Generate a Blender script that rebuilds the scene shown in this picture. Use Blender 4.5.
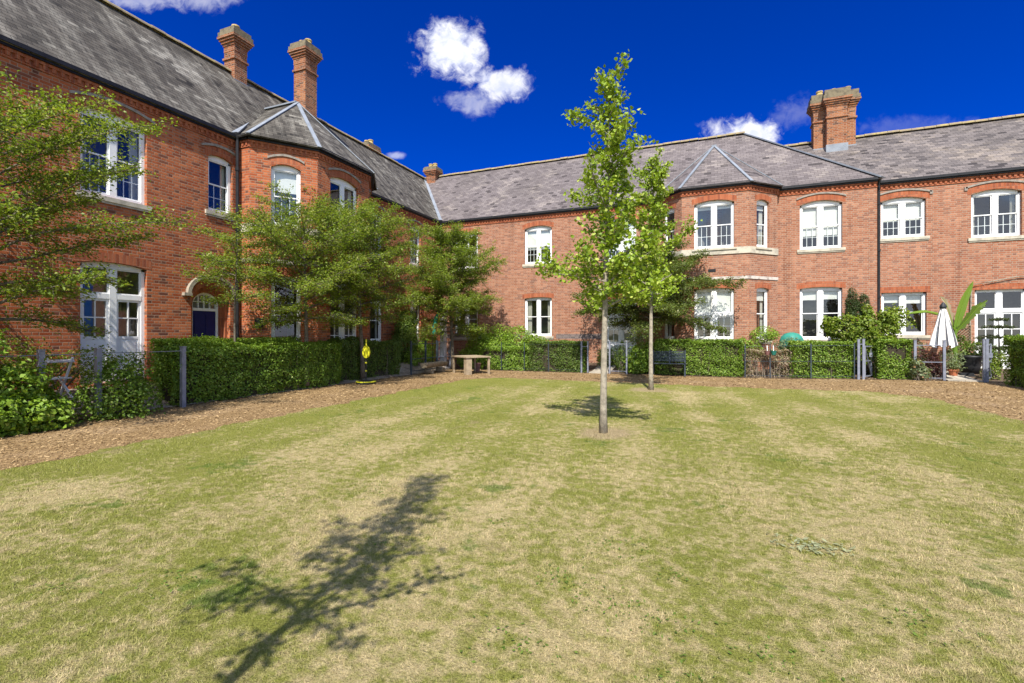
import bpy, math, random
import numpy as np
from mathutils import Vector, Matrix

for o in list(bpy.data.objects):
    bpy.data.objects.remove(o, do_unlink=True)
scene = bpy.context.scene
COL = scene.collection
R = math.radians
rng = np.random.default_rng(7)
random.seed(7)

# ---------------------------------------------------------------- camera
YAW = 0.3863
cam_d = bpy.data.cameras.new('camera')
cam = bpy.data.objects.new('camera', cam_d)
COL.objects.link(cam)
cam.location = (0, 0, 1.6)
cam.rotation_euler = (math.pi / 2, 0, YAW)
cam_d.sensor_width = 36
cam_d.lens = 36 * 481 / 1024
cam_d.shift_y = -7.0 / 1024
cam_d.clip_start = 0.05
cam_d.clip_end = 3000
scene.camera = cam

# ---------------------------------------------------------------- render / exposure
scene.view_settings.view_transform = 'Standard'
scene.view_settings.look = 'None'
scene.view_settings.exposure = 0.95
scene.view_settings.gamma = 1
scene.view_settings.use_curve_mapping = False
scene.render.engine = 'CYCLES'
scene.cycles.use_denoising = True
scene.cycles.max_bounces = 8
scene.cycles.transparent_max_bounces = 12
scene.cycles.sample_clamp_indirect = 8

# ---------------------------------------------------------------- sun
SUN_EL, SUN_AZ = R(51), R(166)          # azimuth clockwise from +Y
SUN = Vector((math.sin(SUN_AZ) * math.cos(SUN_EL), math.cos(SUN_AZ) * math.cos(SUN_EL), math.sin(SUN_EL)))
sd = bpy.data.lights.new('sun', 'SUN')
sd.energy = 4.2
sd.angle = R(0.5)
sd.color = (1.0, 0.945, 0.86)
so = bpy.data.objects.new('sun', sd)
COL.objects.link(so)
so.location = (0, 0, 40)
so.rotation_euler = (-SUN).to_track_quat('-Z', 'Y').to_euler()


# ---------------------------------------------------------------- node helper
class NG:
    def __init__(self, tree):
        self.t = tree
        tree.nodes.clear()

    def n(self, typ, ins=None, **props):
        nd = self.t.nodes.new(typ)
        for k, v in props.items():
            setattr(nd, k, v)
        if ins:
            for k, v in ins.items():
                s = nd.inputs[k]
                if isinstance(v, bpy.types.NodeSocket):
                    self.t.links.new(v, s)
                elif isinstance(v, bpy.types.Node):
                    self.t.links.new(v.outputs[0], s)
                else:
                    s.default_value = v
        return nd

    def m(self, op, a, b=0.0, c=0.0, clamp=False):
        nd = self.n('ShaderNodeMath', {0: a, 1: b, 2: c}, operation=op)
        nd.use_clamp = clamp
        return nd.outputs[0]

    def vm(self, op, a, b=(0, 0, 0)):
        nd = self.n('ShaderNodeVectorMath', {0: a, 1: b}, operation=op)
        return nd.outputs['Value'] if op in ('DOT_PRODUCT', 'LENGTH', 'DISTANCE') else nd.outputs[0]

    def mix(self, f, a, b, blend='MIX'):
        nd = self.n('ShaderNodeMix', None, data_type='RGBA', blend_type=blend)
        for k, v in ((0, f), (6, a), (7, b)):
            s = nd.inputs[k]
            if isinstance(v, bpy.types.NodeSocket):
                self.t.links.new(v, s)
            elif k == 0:
                s.default_value = v
            else:
                s.default_value = (v[0], v[1], v[2], 1)
        return nd.outputs[2]

    def smooth(self, x, lo, hi, a=0.0, b=1.0):
        nd = self.n('ShaderNodeMapRange', {0: x, 1: lo, 2: hi, 3: a, 4: b}, interpolation_type='SMOOTHSTEP')
        return nd.outputs[0]

    def noise(self, vec, scale, detail=3.0, rough=0.55, dist=0.0, dim='3D'):
        nd = self.n('ShaderNodeTexNoise', {'Vector': vec, 'Scale': scale, 'Detail': detail, 'Roughness': rough, 'Distortion': dist}, noise_dimensions=dim)
        return nd.outputs[0]

    def scale(self, vec, s):
        return self.n('ShaderNodeMapping', {'Vector': vec, 'Scale': s}).outputs[0]

    def pos(self):
        return self.n('ShaderNodeNewGeometry').outputs['Position']

    def island(self):
        return self.n('ShaderNodeNewGeometry').outputs['Random Per Island']

    def uv(self):
        return self.n('ShaderNodeUVMap', None, uv_map='UVMap').outputs[0]

    def out(self, surf):
        o = self.n('ShaderNodeOutputMaterial')
        self.t.links.new(surf if isinstance(surf, bpy.types.NodeSocket) else surf.outputs[0], o.inputs[0])

    def bsdf(self, col, rough=0.8, bump=None, strength=0.3, dist=0.01, metal=0.0, spec=0.3):
        ins = {'Base Color': col if isinstance(col, bpy.types.NodeSocket) else (*col, 1), 'Roughness': rough, 'Metallic': metal, 'Specular IOR Level': spec}
        if bump is not None:
            ins['Normal'] = self.n('ShaderNodeBump', {'Height': bump, 'Strength': strength, 'Distance': dist}).outputs[0]
        return self.n('ShaderNodeBsdfPrincipled', ins).outputs[0]


def newmat(name):
    m = bpy.data.materials.new(name)
    m.use_nodes = True
    return m, NG(m.node_tree)


# ---------------------------------------------------------------- world: Nishita sky with fair weather clouds
world = bpy.data.worlds.new('World')
scene.world = world
world.use_nodes = True
g = NG(world.node_tree)
D = g.n('ShaderNodeTexCoord').outputs['Generated']
sky = g.n('ShaderNodeTexSky', None, sky_type='NISHITA', sun_disc=False, sun_elevation=SUN_EL, sun_rotation=SUN_AZ,
          altitude=100, air_density=1.0, dust_density=0.3, ozone_density=4.0).outputs[0]
# the polarised, deep blue part of the sky lies 90 degrees and more from the sun
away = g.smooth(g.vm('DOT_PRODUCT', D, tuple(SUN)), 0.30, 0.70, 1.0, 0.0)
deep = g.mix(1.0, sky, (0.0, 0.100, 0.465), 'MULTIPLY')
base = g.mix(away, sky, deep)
fx, fy = -math.sin(YAW), math.cos(YAW)
dep = g.m('MAXIMUM', g.vm('DOT_PRODUCT', D, (fx, fy, 0)), 0.02)
gx = g.m('DIVIDE', g.vm('DOT_PRODUCT', D, (fy, -fx, 0)), dep)
gy = g.m('DIVIDE', g.vm('DOT_PRODUCT', D, (0, 0, 1)), dep)
P2 = g.n('ShaderNodeCombineXYZ', {0: gx, 1: gy, 2: 0.0}).outputs[0]
fbm = g.noise(P2, 9.0, 9.0, 0.62, 0.3)
fine = g.noise(P2, 38.0, 6.0, 0.6, 0.6)
dens = None
CLOUDS = [(-0.128, 0.590, 0.100, 0.075, 1.0), (-0.030, 0.520, 0.085, 0.048, 0.9), (-0.085, 0.488, 0.080, 0.035, 0.42),
          (0.485, 0.415, 0.085, 0.042, 1.0), (0.60, 0.46, 0.07, 0.045, 0.13), (0.83, 0.43, 0.17, 0.03, 0.08),
          (-0.75, 0.70, 0.19, 0.035, 0.42), (-0.243, 0.372, 0.024, 0.010, 0.45), (0.585, 0.385, 0.03, 0.016, 0.5)]
for cx, cy, rx, ry, k in CLOUDS:
    ex = g.m('DIVIDE', g.m('SUBTRACT', gx, cx), rx)
    ey = g.m('DIVIDE', g.m('SUBTRACT', gy, cy), ry)
    e = g.m('SUBTRACT', 1.0, g.m('SQRT', g.m('ADD', g.m('MULTIPLY', ex, ex), g.m('MULTIPLY', ey, ey))))
    e = g.m('MAXIMUM', e, -1.0)
    nz = g.m('ADD', g.m('MULTIPLY', g.m('SUBTRACT', fbm, 0.5), 2.6), g.m('MULTIPLY', g.m('SUBTRACT', fine, 0.5), 1.1))
    a = g.m('MULTIPLY', g.smooth(g.m('ADD', e, nz), 0.0, 0.75), k)
    a = g.m('MULTIPLY', a, g.smooth(e, -0.55, 0.25))
    dens = a if dens is None else g.m('MAXIMUM', dens, a)
front = g.m('GREATER_THAN', g.vm('DOT_PRODUCT', D, (fx, fy, 0)), 0.03)
dens = g.m('MULTIPLY', dens, front)
# unseen scattered clouds behind the viewer, their cover raised to whiten the ambient light
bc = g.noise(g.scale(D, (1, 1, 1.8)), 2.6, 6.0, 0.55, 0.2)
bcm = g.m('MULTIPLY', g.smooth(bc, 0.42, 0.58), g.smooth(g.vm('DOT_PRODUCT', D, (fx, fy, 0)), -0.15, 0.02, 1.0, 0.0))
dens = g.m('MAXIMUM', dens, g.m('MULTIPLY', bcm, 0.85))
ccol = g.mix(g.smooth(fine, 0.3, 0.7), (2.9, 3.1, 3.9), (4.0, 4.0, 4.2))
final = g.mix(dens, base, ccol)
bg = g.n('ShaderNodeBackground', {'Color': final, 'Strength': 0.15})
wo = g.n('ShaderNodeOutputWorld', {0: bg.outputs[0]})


# ---------------------------------------------------------------- mesh and object helpers
WLOC = {}


def link(name, data, parent=None, loc=(0, 0, 0)):
    o = bpy.data.objects.new(name, data)
    COL.objects.link(o)
    loc = Vector(loc)
    WLOC[o.name] = loc
    if parent is not None:
        o.parent = parent
        o.location = loc - WLOC[parent.name]
    else:
        o.location = loc
    return o


def tag(o, label=None, cat=None, group=None, kind=None):
    if label: o['label'] = label
    if cat: o['category'] = cat
    if group: o['group'] = group
    if kind: o['kind'] = kind
    return o


def thing(name, loc, label, cat, group=None):
    return tag(link(name, None, None, loc), label, cat, group)


def auto_uv(me):
    nl = len(me.loops)
    if nl == 0:
        return
    uvl = me.uv_layers.new(name='UVMap')
    co = np.empty(len(me.vertices) * 3, dtype=np.float32)
    me.vertices.foreach_get('co', co)
    co = co.reshape(-1, 3)
    vi = np.empty(nl, dtype=np.int32)
    me.loops.foreach_get('vertex_index', vi)
    npoly = len(me.polygons)
    nor = np.empty(npoly * 3, dtype=np.float32)
    me.polygons.foreach_get('normal', nor)
    nor = nor.reshape(-1, 3)
    tot = np.empty(npoly, dtype=np.int32)
    me.polygons.foreach_get('loop_total', tot)
    ln = np.repeat(nor, tot, axis=0)
    p = co[vi]
    flat = np.abs(ln[:, 2]) > 0.95
    h = np.hypot(ln[:, 0], ln[:, 1]) + 1e-9
    u = (-ln[:, 1] * p[:, 0] + ln[:, 0] * p[:, 1]) / h
    v = p[:, 2] / h
    u = np.where(flat, p[:, 0], u)
    v = np.where(flat, p[:, 1], v)
    uvl.data.foreach_set('uv', np.stack([u, v], 1).astype(np.float32).ravel())


class MB:
    def __init__(s):
        s.v = []
        s.f = []

    def quad(s, *p):
        i = len(s.v)
        s.v += [tuple(q) for q in p]
        s.f.append(tuple(range(i, i + len(p))))

    def hexa(s, a, b):                       # bottom ring a (4), top ring b (4)
        i = len(s.v)
        s.v += [tuple(q) for q in a] + [tuple(q) for q in b]
        s.f += [(i + 3, i + 2, i + 1, i), (i + 4, i + 5, i + 6, i + 7)]
        for k in range(4):
            j = (k + 1) % 4
            s.f.append((i + k, i + j, i + 4 + j, i + 4 + k))

    def box(s, x0, x1, y0, y1, z0, z1):
        a = [(x0, y0, z0), (x1, y0, z0), (x1, y1, z0), (x0, y1, z0)]
        s.hexa(a, [(p[0], p[1], z1) for p in a])

    def bar(s, p, q, w, h, up=(0, 0, 1)):
        p, q = Vector(p), Vector(q)
        d = (q - p).normalized()
        up = Vector(up)
        if abs(d.dot(up)) > 0.99:
            up = Vector((0, 1, 0))
        r = d.cross(up).normalized()
        u = r.cross(d)
        def ring(c): return [c + r * (w / 2 * a) + u * (h / 2 * b) for a, b in ((-1, -1), (1, -1), (1, 1), (-1, 1))]
        s.hexa(ring(p), ring(q))

    def tube(s, pts, rad, n=8, cap=True):
        pts = [Vector(p) for p in pts]
        if not hasattr(rad, '__len__'):
            rad = [rad] * len(pts)
        rings = []
        for k, p in enumerate(pts):
            d = (pts[min(k + 1, len(pts) - 1)] - pts[max(k - 1, 0)]).normalized()
            ref = Vector((0, 0, 1)) if abs(d.z) < 0.9 else Vector((1, 0, 0))
            r = d.cross(ref).normalized()
            u = d.cross(r).normalized()
            i = len(s.v)
            for j in range(n):
                a = 2 * math.pi * j / n
                s.v.append(tuple(p + (r * math.cos(a) + u * math.sin(a)) * rad[k]))
            rings.append(i)
        for a, b in zip(rings, rings[1:]):
            for j in range(n):
                k = (j + 1) % n
                s.f.append((a + k, a + j, b + j, b + k))
        if cap:
            s.f.append(tuple(rings[0] + j for j in range(n)))
            s.f.append(tuple(rings[-1] + n - 1 - j for j in range(n)))

    def lathe(s, c, prof, n=16):
        c = Vector(c)
        rings = []
        for r, z in prof:
            i = len(s.v)
            for j in range(n):
                a = 2 * math.pi * j / n
                s.v.append((c.x + r * math.cos(a), c.y + r * math.sin(a), c.z + z))
            rings.append(i)
        for a, b in zip(rings, rings[1:]):
            for j in range(n):
                k = (j + 1) % n
                s.f.append((a + j, a + k, b + k, b + j))
        s.f.append(tuple(rings[0] + n - 1 - j for j in range(n)))
        s.f.append(tuple(rings[-1] + j for j in range(n)))

    def build(s, name, mat, parent=None, loc=None, smooth=False):
        if loc is None:
            loc = WLOC[parent.name] if parent is not None else (0, 0, 0)
        loc = Vector(loc)
        me = bpy.data.meshes.new(name)
        me.from_pydata(s.v, [], s.f)
        me.update()
        auto_uv(me)
        me.transform(Matrix.Translation(-loc))
        me.materials.append(mat)
        if smooth:
            for p in me.polygons: p.use_smooth = True
        return link(name, me, parent, loc)


def np_mesh(name, V, F, mat, parent=None, loc=None, smooth=False):
    """V (n,3), F (m,k) arrays -> one mesh object"""
    if loc is None:
        loc = WLOC[parent.name] if parent is not None else (0, 0, 0)
    V = (np.asarray(V) - np.array(loc)[None]).astype(np.float32)
    F = np.asarray(F, dtype=np.int32)
    m, k = F.shape
    me = bpy.data.meshes.new(name)
    me.vertices.add(len(V))
    me.vertices.foreach_set('co', V.ravel())
    me.loops.add(m * k)
    me.loops.foreach_set('vertex_index', F.ravel())
    me.polygons.add(m)
    me.polygons.foreach_set('loop_start', np.arange(0, m * k, k, dtype=np.int32))
    if smooth:
        me.polygons.foreach_set('use_smooth', np.ones(m, dtype=bool))
    me.update(calc_edges=True)
    me.materials.append(mat)
    return link(name, me, parent, loc)


# ---------------------------------------------------------------- materials
def brick_mat(name, c_lo, c_hi, c_dark, mortar, tint=(1, 1, 1), stain=0.35, soldier=False, sharp=1.0):
    mt, g = newmat(name)
    uv = g.n('ShaderNodeSeparateXYZ', {0: g.uv()})
    u, v = uv.outputs[0], uv.outputs[1]
    W, H = (0.345, 0.075) if not soldier else (0.15, 0.30)
    vr = g.m('DIVIDE', v, H)
    row = g.m('FLOOR', vr)
    fv = g.m('FRACT', vr)
    off = g.m('MULTIPLY', g.m('FLOORED_MODULO', row, 2.0), 0.5)
    cu = g.m('ADD', g.m('DIVIDE', u, W), off)
    cell = g.m('FLOOR', cu)
    fu = g.m('FRACT', cu)
    split = 0.665 if not soldier else 0.5
    ish = g.m('GREATER_THAN', fu, split)
    idx = g.m('ADD', g.m('MULTIPLY', cell, 2.0), ish)
    wn = g.n('ShaderNodeTexWhiteNoise', {'Vector': g.n('ShaderNodeCombineXYZ', {0: idx, 1: row, 2: 0.0}).outputs[0]}, noise_dimensions='3D')
    rnd = wn.outputs['Value']
    rnd2 = g.n('ShaderNodeSeparateColor', {0: wn.outputs['Color']}).outputs[1]
    du = g.m('MINIMUM', g.m('MINIMUM', fu, g.m('SUBTRACT', 1.0, fu)), g.m('ABSOLUTE', g.m('SUBTRACT', fu, split)))
    mu = g.smooth(du, 0.010, 0.030)
    dv = g.m('MINIMUM', fv, g.m('SUBTRACT', 1.0, fv))
    mv = g.smooth(dv, 0.05, 0.13) if not soldier else g.smooth(dv, 0.0, 0.03)
    brick = g.m('MULTIPLY', mu, mv)
    col = g.mix(rnd, c_lo, c_hi)
    col = g.mix(g.smooth(rnd2, 0.70, 1.0, 0, 0.85), col, c_dark)
    P = g.pos()
    big = g.noise(P, 0.55, 4, 0.6)
    med = g.noise(g.scale(P, (1, 1, 0.5)), 2.2, 5, 0.65)
    fine = g.noise(P, 45, 3, 0.6)
    col = g.mix(g.smooth(big, 0.35, 0.7, 0, stain), col, (0.66, 0.50, 0.42), 'MULTIPLY')
    col = g.mix(g.smooth(med, 0.55, 0.75, 0, stain), col, (0.40, 0.30, 0.26), 'MULTIPLY')
    streak = g.noise(g.scale(P, (2.6, 2.6, 0.16)), 1.0, 4, 0.65)
    col = g.mix(g.smooth(streak, 0.54, 0.72, 0, 0.55), col, (0.52, 0.44, 0.40), 'MULTIPLY')
    pale = g.noise(g.scale(P, (1, 1, 0.7)), 1.1, 6, 0.7)
    col = g.mix(g.smooth(pale, 0.60, 0.75, 0, 0.45), col, mortar)
    col = g.mix(1.0, g.mix(brick, mortar, col), tint, 'MULTIPLY')
    col = g.mix(g.smooth(fine, 0.2, 0.8, 0.0, 0.35), col, (0.55, 0.5, 0.5), 'MULTIPLY')
    hgt = g.m('ADD', brick, g.m('MULTIPLY', g.m('ADD', fine, g.m('MULTIPLY', rnd, 0.6)), 0.35))
    g.out(g.bsdf(col, 0.9, hgt, 0.6 * sharp, 0.012, spec=0.15))
    return mt


BRICK_L = brick_mat('brick_left', (0.34, 0.080, 0.030), (0.56, 0.185, 0.075), (0.13, 0.060, 0.045), (0.34, 0.225, 0.155))
BRICK_B = brick_mat('brick_back', (0.325, 0.122, 0.068), (0.475, 0.222, 0.134), (0.25, 0.115, 0.08), (0.40, 0.285, 0.21), tint=(.94, .99, 1.0))
BRICK_R = brick_mat('brick_right', (0.33, 0.120, 0.067), (0.48, 0.220, 0.132), (0.25, 0.115, 0.08), (0.40, 0.29, 0.215), tint=(.94, .99, 1.0))
BRICK_C = brick_mat('brick_chimney', (0.28, 0.10, 0.045), (0.42, 0.18, 0.08), (0.10, 0.06, 0.045), (0.36, 0.27, 0.20), stain=0.7)
RUBBED = brick_mat('rubbed_brick', (0.34, 0.100, 0.045), (0.45, 0.155, 0.075), (0.26, 0.08, 0.045), (0.36, 0.20, 0.13), stain=0.3, soldier=True)
DARKBAND = brick_mat('blue_brick', (0.13, 0.11, 0.11), (0.22, 0.18, 0.17), (0.07, 0.065, 0.07), (0.32, 0.26, 0.22))


def slate_mat(name, lo, hi, lichen, lich_lo=0.56, lich_hi=0.66, lich_amt=0.8, streak=0.0, w=0.25, h=0.15):
    mt, g = newmat(name)
    uv = g.n('ShaderNodeSeparateXYZ', {0: g.uv()})
    u, v = uv.outputs[0], uv.outputs[1]
    vr = g.m('DIVIDE', v, h)
    row = g.m('FLOOR', vr)
    fv = g.m('FRACT', vr)
    cu = g.m('ADD', g.m('DIVIDE', u, w), g.m('MULTIPLY', g.m('FLOORED_MODULO', row, 2.0), 0.5))
    cell = g.m('FLOOR', cu)
    fu = g.m('FRACT', cu)
    wn = g.n('ShaderNodeTexWhiteNoise', {'Vector': g.n('ShaderNodeCombineXYZ', {0: cell, 1: row, 2: 3.0}).outputs[0]}, noise_dimensions='3D')
    rnd = wn.outputs['Value']
    sc = g.n('ShaderNodeSeparateColor', {0: wn.outputs['Color']})
    P = g.pos()
    # sample big noise once per slate so that whole slates carry the lichen
    cellv = g.n('ShaderNodeCombineXYZ', {0: g.m('MULTIPLY', cell, w), 1: g.m('MULTIPLY', row, h), 2: 1.7}).outputs[0]
    patch = g.noise(cellv, 0.55, 5, 0.65)
    patch2 = g.noise(P, 3.0, 5, 0.7)
    lf = g.m('ADD', g.m('ADD', patch, g.m('MULTIPLY', g.m('SUBTRACT', sc.outputs[1], 0.5), 0.16)), g.m('MULTIPLY', g.m('SUBTRACT', patch2, 0.5), 0.22))
    lm = g.m('MULTIPLY', g.smooth(lf, lich_lo, lich_hi), lich_amt)
    col = g.mix(rnd, lo, hi)
    col = g.mix(g.smooth(sc.outputs[2], 0.9, 0.97), col, tuple(c * 0.55 for c in lo))
    col = g.mix(lm, col, lichen)
    if streak:
        st = g.noise(g.n('ShaderNodeCombineXYZ', {0: g.m('MULTIPLY', u, 3.0), 1: g.m('MULTIPLY', v, 0.35), 2: 0.0}).outputs[0], 1.0, 4, 0.6)
        col = g.mix(g.smooth(st, 0.45, 0.75, 0, streak), col, lichen)
        col = g.mix(g.smooth(st, 0.50, 0.25, 0, streak), col, (0.45, 0.45, 0.45), 'MULTIPLY')
    big = g.noise(P, 0.35, 4, 0.6)
    col = g.mix(g.smooth(big, 0.4, 0.7, 0, 0.35), col, (0.6, 0.6, 0.55), 'MULTIPLY')
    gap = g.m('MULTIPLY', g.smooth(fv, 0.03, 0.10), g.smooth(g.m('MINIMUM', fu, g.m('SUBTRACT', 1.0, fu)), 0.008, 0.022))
    col = g.mix(gap, tuple(c * 0.35 for c in lo), col)  # dark lines paint the shade in the gaps between slates
    hgt = g.m('ADD', g.m('MULTIPLY', g.m('SUBTRACT', 1.0, fv), gap), g.m('MULTIPLY', rnd, 0.35))
    hgt = g.m('ADD', hgt, g.m('MULTIPLY', g.noise(P, 30, 3, 0.6), 0.25))
    g.out(g.bsdf(col, 0.7, hgt, 0.8, 0.022, spec=0.15))
    return mt


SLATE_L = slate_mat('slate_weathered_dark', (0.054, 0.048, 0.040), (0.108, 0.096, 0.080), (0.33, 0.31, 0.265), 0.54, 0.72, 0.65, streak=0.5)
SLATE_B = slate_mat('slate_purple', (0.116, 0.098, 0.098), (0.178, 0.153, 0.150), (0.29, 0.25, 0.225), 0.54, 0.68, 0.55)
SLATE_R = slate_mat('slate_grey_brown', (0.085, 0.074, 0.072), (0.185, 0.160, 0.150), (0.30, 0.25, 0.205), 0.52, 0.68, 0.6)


def plain(name, col, rough=0.6, var=0.15, nscale=6.0, bump=0.1, bdist=0.004, metal=0.0, spec=0.3, col2=None):
    mt, g = newmat(name)
    P = g.pos()
    n1 = g.noise(P, nscale, 5, 0.6)
    n2 = g.noise(P, nscale * 9, 3, 0.6)
    c2 = col2 or tuple(c * (1 - var * 2.2) for c in col)
    c = g.mix(g.smooth(n1, 0.38, 0.72), col, c2)
    g.out(g.bsdf(c, rough, n2, bump, bdist, metal, spec))
    return mt


WHITE = plain('white_paint', (0.80, 0.80, 0.79), 0.4, 0.04, 3.0)
STONE = plain('weathered_stone', (0.52, 0.47, 0.37), 0.9, 0.2, 4.0, 0.5, col2=(0.33, 0.30, 0.24))
HOODSTONE = plain('hood_stone', (0.36, 0.315, 0.245), 0.9, 0.2, 5.0, 0.5, col2=(0.20, 0.175, 0.14))
HOODGREY = plain('grey_hood_course', (0.30, 0.265, 0.225), 0.9, 0.2, 7.0, 0.5, col2=(0.19, 0.165, 0.14))
LIMEBAND = plain('flaking_limewash', (0.56, 0.50, 0.44), 0.9, 0.3, 5.0, 0.5, col2=(0.24, 0.19, 0.16))
GUTTER = plain('black_iron', (0.018, 0.018, 0.02), 0.45, 0.2)
LEAD = plain('lead_sheet', (0.24, 0.265, 0.30), 0.55, 0.12, 3.0, 0.2)
RIDGE = plain('ridge_tile', (0.23, 0.185, 0.13), 0.95, 0.2, 5.0, 0.5, col2=(0.36, 0.29, 0.11))
CAP = plain('lichened_cap', (0.20, 0.165, 0.105), 0.95, 0.2, 6.0, 0.6, col2=(0.10, 0.085, 0.06))
POT = plain('chimney_pot_clay', (0.48, 0.36, 0.15), 0.9, 0.2, 8.0)
DOORBLUE = plain('navy_paint', (0.012, 0.014, 0.10), 0.35, 0.1)
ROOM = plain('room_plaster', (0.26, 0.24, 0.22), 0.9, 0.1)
BLIND = plain('roller_blind', (0.74, 0.73, 0.68), 0.9, 0.04, 2.0)
CURTAIN = plain('curtain_cloth', (0.62, 0.60, 0.54), 0.9, 0.06, 2.0)
STEEL = plain('galvanised_steel', (0.24, 0.255, 0.31), 0.5, 0.12, 8.0, metal=0.25)
BENCHM = plain('dark_bench_metal', (0.045, 0.06, 0.075), 0.45, 0.12)
TIMBER = plain('bleached_timber', (0.36, 0.28, 0.185), 0.85, 0.15, 5.0, 0.4)
LOGM = plain('log_wood', (0.30, 0.24, 0.16), 0.9, 0.2, 6.0, 0.6)
YELLOW = plain('yellow_plastic', (0.62, 0.60, 0.03), 0.4, 0.05)
DARKPL = plain('dark_plastic', (0.025, 0.027, 0.03), 0.5, 0.1)
TEAL = plain('turquoise_foam', (0.02, 0.36, 0.31), 0.6, 0.05)
TEALCOVER = plain('green_cover', (0.03, 0.22, 0.17), 0.55, 0.15, 5.0)
TERRA = plain('terracotta', (0.45, 0.15, 0.07), 0.85, 0.15, 8.0)
PURPLEPOT = plain('dusky_pot', (0.24, 0.12, 0.11), 0.7, 0.15, 8.0)
BLACKPOT = plain('black_pot', (0.022, 0.022, 0.024), 0.5, 0.1)
BARK = plain('tree_bark', (0.15, 0.125, 0.095), 0.95, 0.25, 12.0, 0.8, 0.01)
BARKG = plain('pale_ginkgo_bark', (0.36, 0.315, 0.24), 0.95, 0.22, 14.0, 0.9, 0.01, col2=(0.20, 0.175, 0.135))
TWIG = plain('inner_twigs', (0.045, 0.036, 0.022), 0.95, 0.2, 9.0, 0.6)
DRYTWIG = plain('dry_twigs', (0.24, 0.19, 0.14), 0.95, 0.2, 9.0, 0.6)
PAVING = plain('paving_stone', (0.40, 0.36, 0.29), 0.9, 0.15, 3.0, 0.4)
STONES = plain('edging_stone', (0.30, 0.25, 0.19), 0.9, 0.2, 6.0, 0.6)
SOIL = plain('soil', (0.13, 0.09, 0.06), 0.98, 0.2, 8.0, 1.0, 0.02)


def glass_mat():
    mt, g = newmat('window_glass')
    wob = g.noise(g.pos(), 1.3, 2, 0.5)
    bump = g.n('ShaderNodeBump', {'Height': wob, 'Strength': 0.05, 'Distance': 0.05}).outputs[0]
    gl = g.n('ShaderNodeBsdfGlossy', {'Color': (0.95, 0.96, 1.0, 1), 'Roughness': 0.02, 'Normal': bump}).outputs[0]
    tr = g.n('ShaderNodeBsdfTransparent', {'Color': (0.86, 0.89, 0.88, 1)}).outputs[0]
    ge = g.n('ShaderNodeNewGeometry')
    cs = g.m('ABSOLUTE', g.vm('DOT_PRODUCT', ge.outputs['Incoming'], ge.outputs['Normal']))
    f = g.m('ADD', g.m('MULTIPLY', g.m('POWER', g.m('SUBTRACT', 1.0, cs), 4.0), 0.8), 0.10, clamp=True)
    g.out(g.n('ShaderNodeMixShader', {0: f, 1: tr, 2: gl}).outputs[0])
    return mt


GLASS = glass_mat()


def leaf_mat(name, lo, hi, pale=None, pale_amt=0.12, trans=0.34, rough=0.5, nscale=0.9):
    mt, g = newmat(name)
    r = g.island()
    n = g.noise(g.pos(), nscale, 3, 0.6)
    f = g.m('ADD', g.m('MULTIPLY', r, 0.65), g.m('MULTIPLY', g.m('SUBTRACT', n, 0.35), 0.9), clamp=True)
    c = g.mix(f, lo, hi)
    if pale:
        c = g.mix(g.smooth(g.m('FRACT', g.m('MULTIPLY', r, 17.3)), 1 - pale_amt, 1 - pale_amt * 0.5), c, pale)
    p = g.bsdf(c, rough, spec=0.35)
    tc = g.mix(1.0, c, (1.25, 1.2, 0.55), 'MULTIPLY')
    t = g.n('ShaderNodeBsdfTranslucent', {'Color': tc}).outputs[0]
    g.out(g.n('ShaderNodeMixShader', {0: trans, 1: p, 2: t}).outputs[0])
    return mt


LEAF_HORN = leaf_mat('leaf_layered_tree', (0.095, 0.162, 0.016), (0.285, 0.375, 0.046), (0.42, 0.45, 0.15), trans=0.44)
LEAF_DARK = leaf_mat('leaf_back_tree', (0.065, 0.110, 0.020), (0.185, 0.235, 0.050), (0.24, 0.25, 0.09))
LEAF_GINK = leaf_mat('leaf_ginkgo', (0.135, 0.225, 0.014), (0.345, 0.455, 0.036), (0.48, 0.54, 0.12))
LEAF_HEDGE = leaf_mat('leaf_hedge', (0.095, 0.180, 0.016), (0.250, 0.375, 0.040), (0.36, 0.45, 0.10))
LEAF_HEDGE_D = leaf_mat('leaf_hedge_dark', (0.058, 0.110, 0.016), (0.160, 0.240, 0.038), (0.24, 0.30, 0.07))
LEAF_LIME = leaf_mat('leaf_lime', (0.130, 0.240, 0.020), (0.30, 0.44, 0.045), (0.42, 0.52, 0.11))
LEAF_CONIF = leaf_mat('leaf_conifer', (0.026, 0.050, 0.014), (0.085, 0.120, 0.030), None)
LEAF_DRY = leaf_mat('leaf_dry', (0.20, 0.145, 0.085), (0.42, 0.33, 0.22), (0.16, 0.18, 0.05), 0.25, 0.2)
LEAF_PURPLE = leaf_mat('leaf_purple', (0.05, 0.018, 0.022), (0.12, 0.05, 0.045), (0.22, 0.12, 0.08))
LEAF_BANANA = leaf_mat('leaf_banana', (0.11, 0.21, 0.02), (0.20, 0.31, 0.04), None)
LEAF_WEED = leaf_mat('leaf_weed', (0.085, 0.150, 0.018), (0.17, 0.24, 0.04), None, nscale=3)
LEAF_SILVER = leaf_mat('leaf_silver', (0.28, 0.31, 0.17), (0.40, 0.41, 0.25), None)
LEAF_GREY = leaf_mat('leaf_grey_green', (0.14, 0.19, 0.09), (0.28, 0.33, 0.17), (0.45, 0.28, 0.16), 0.1)


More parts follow.
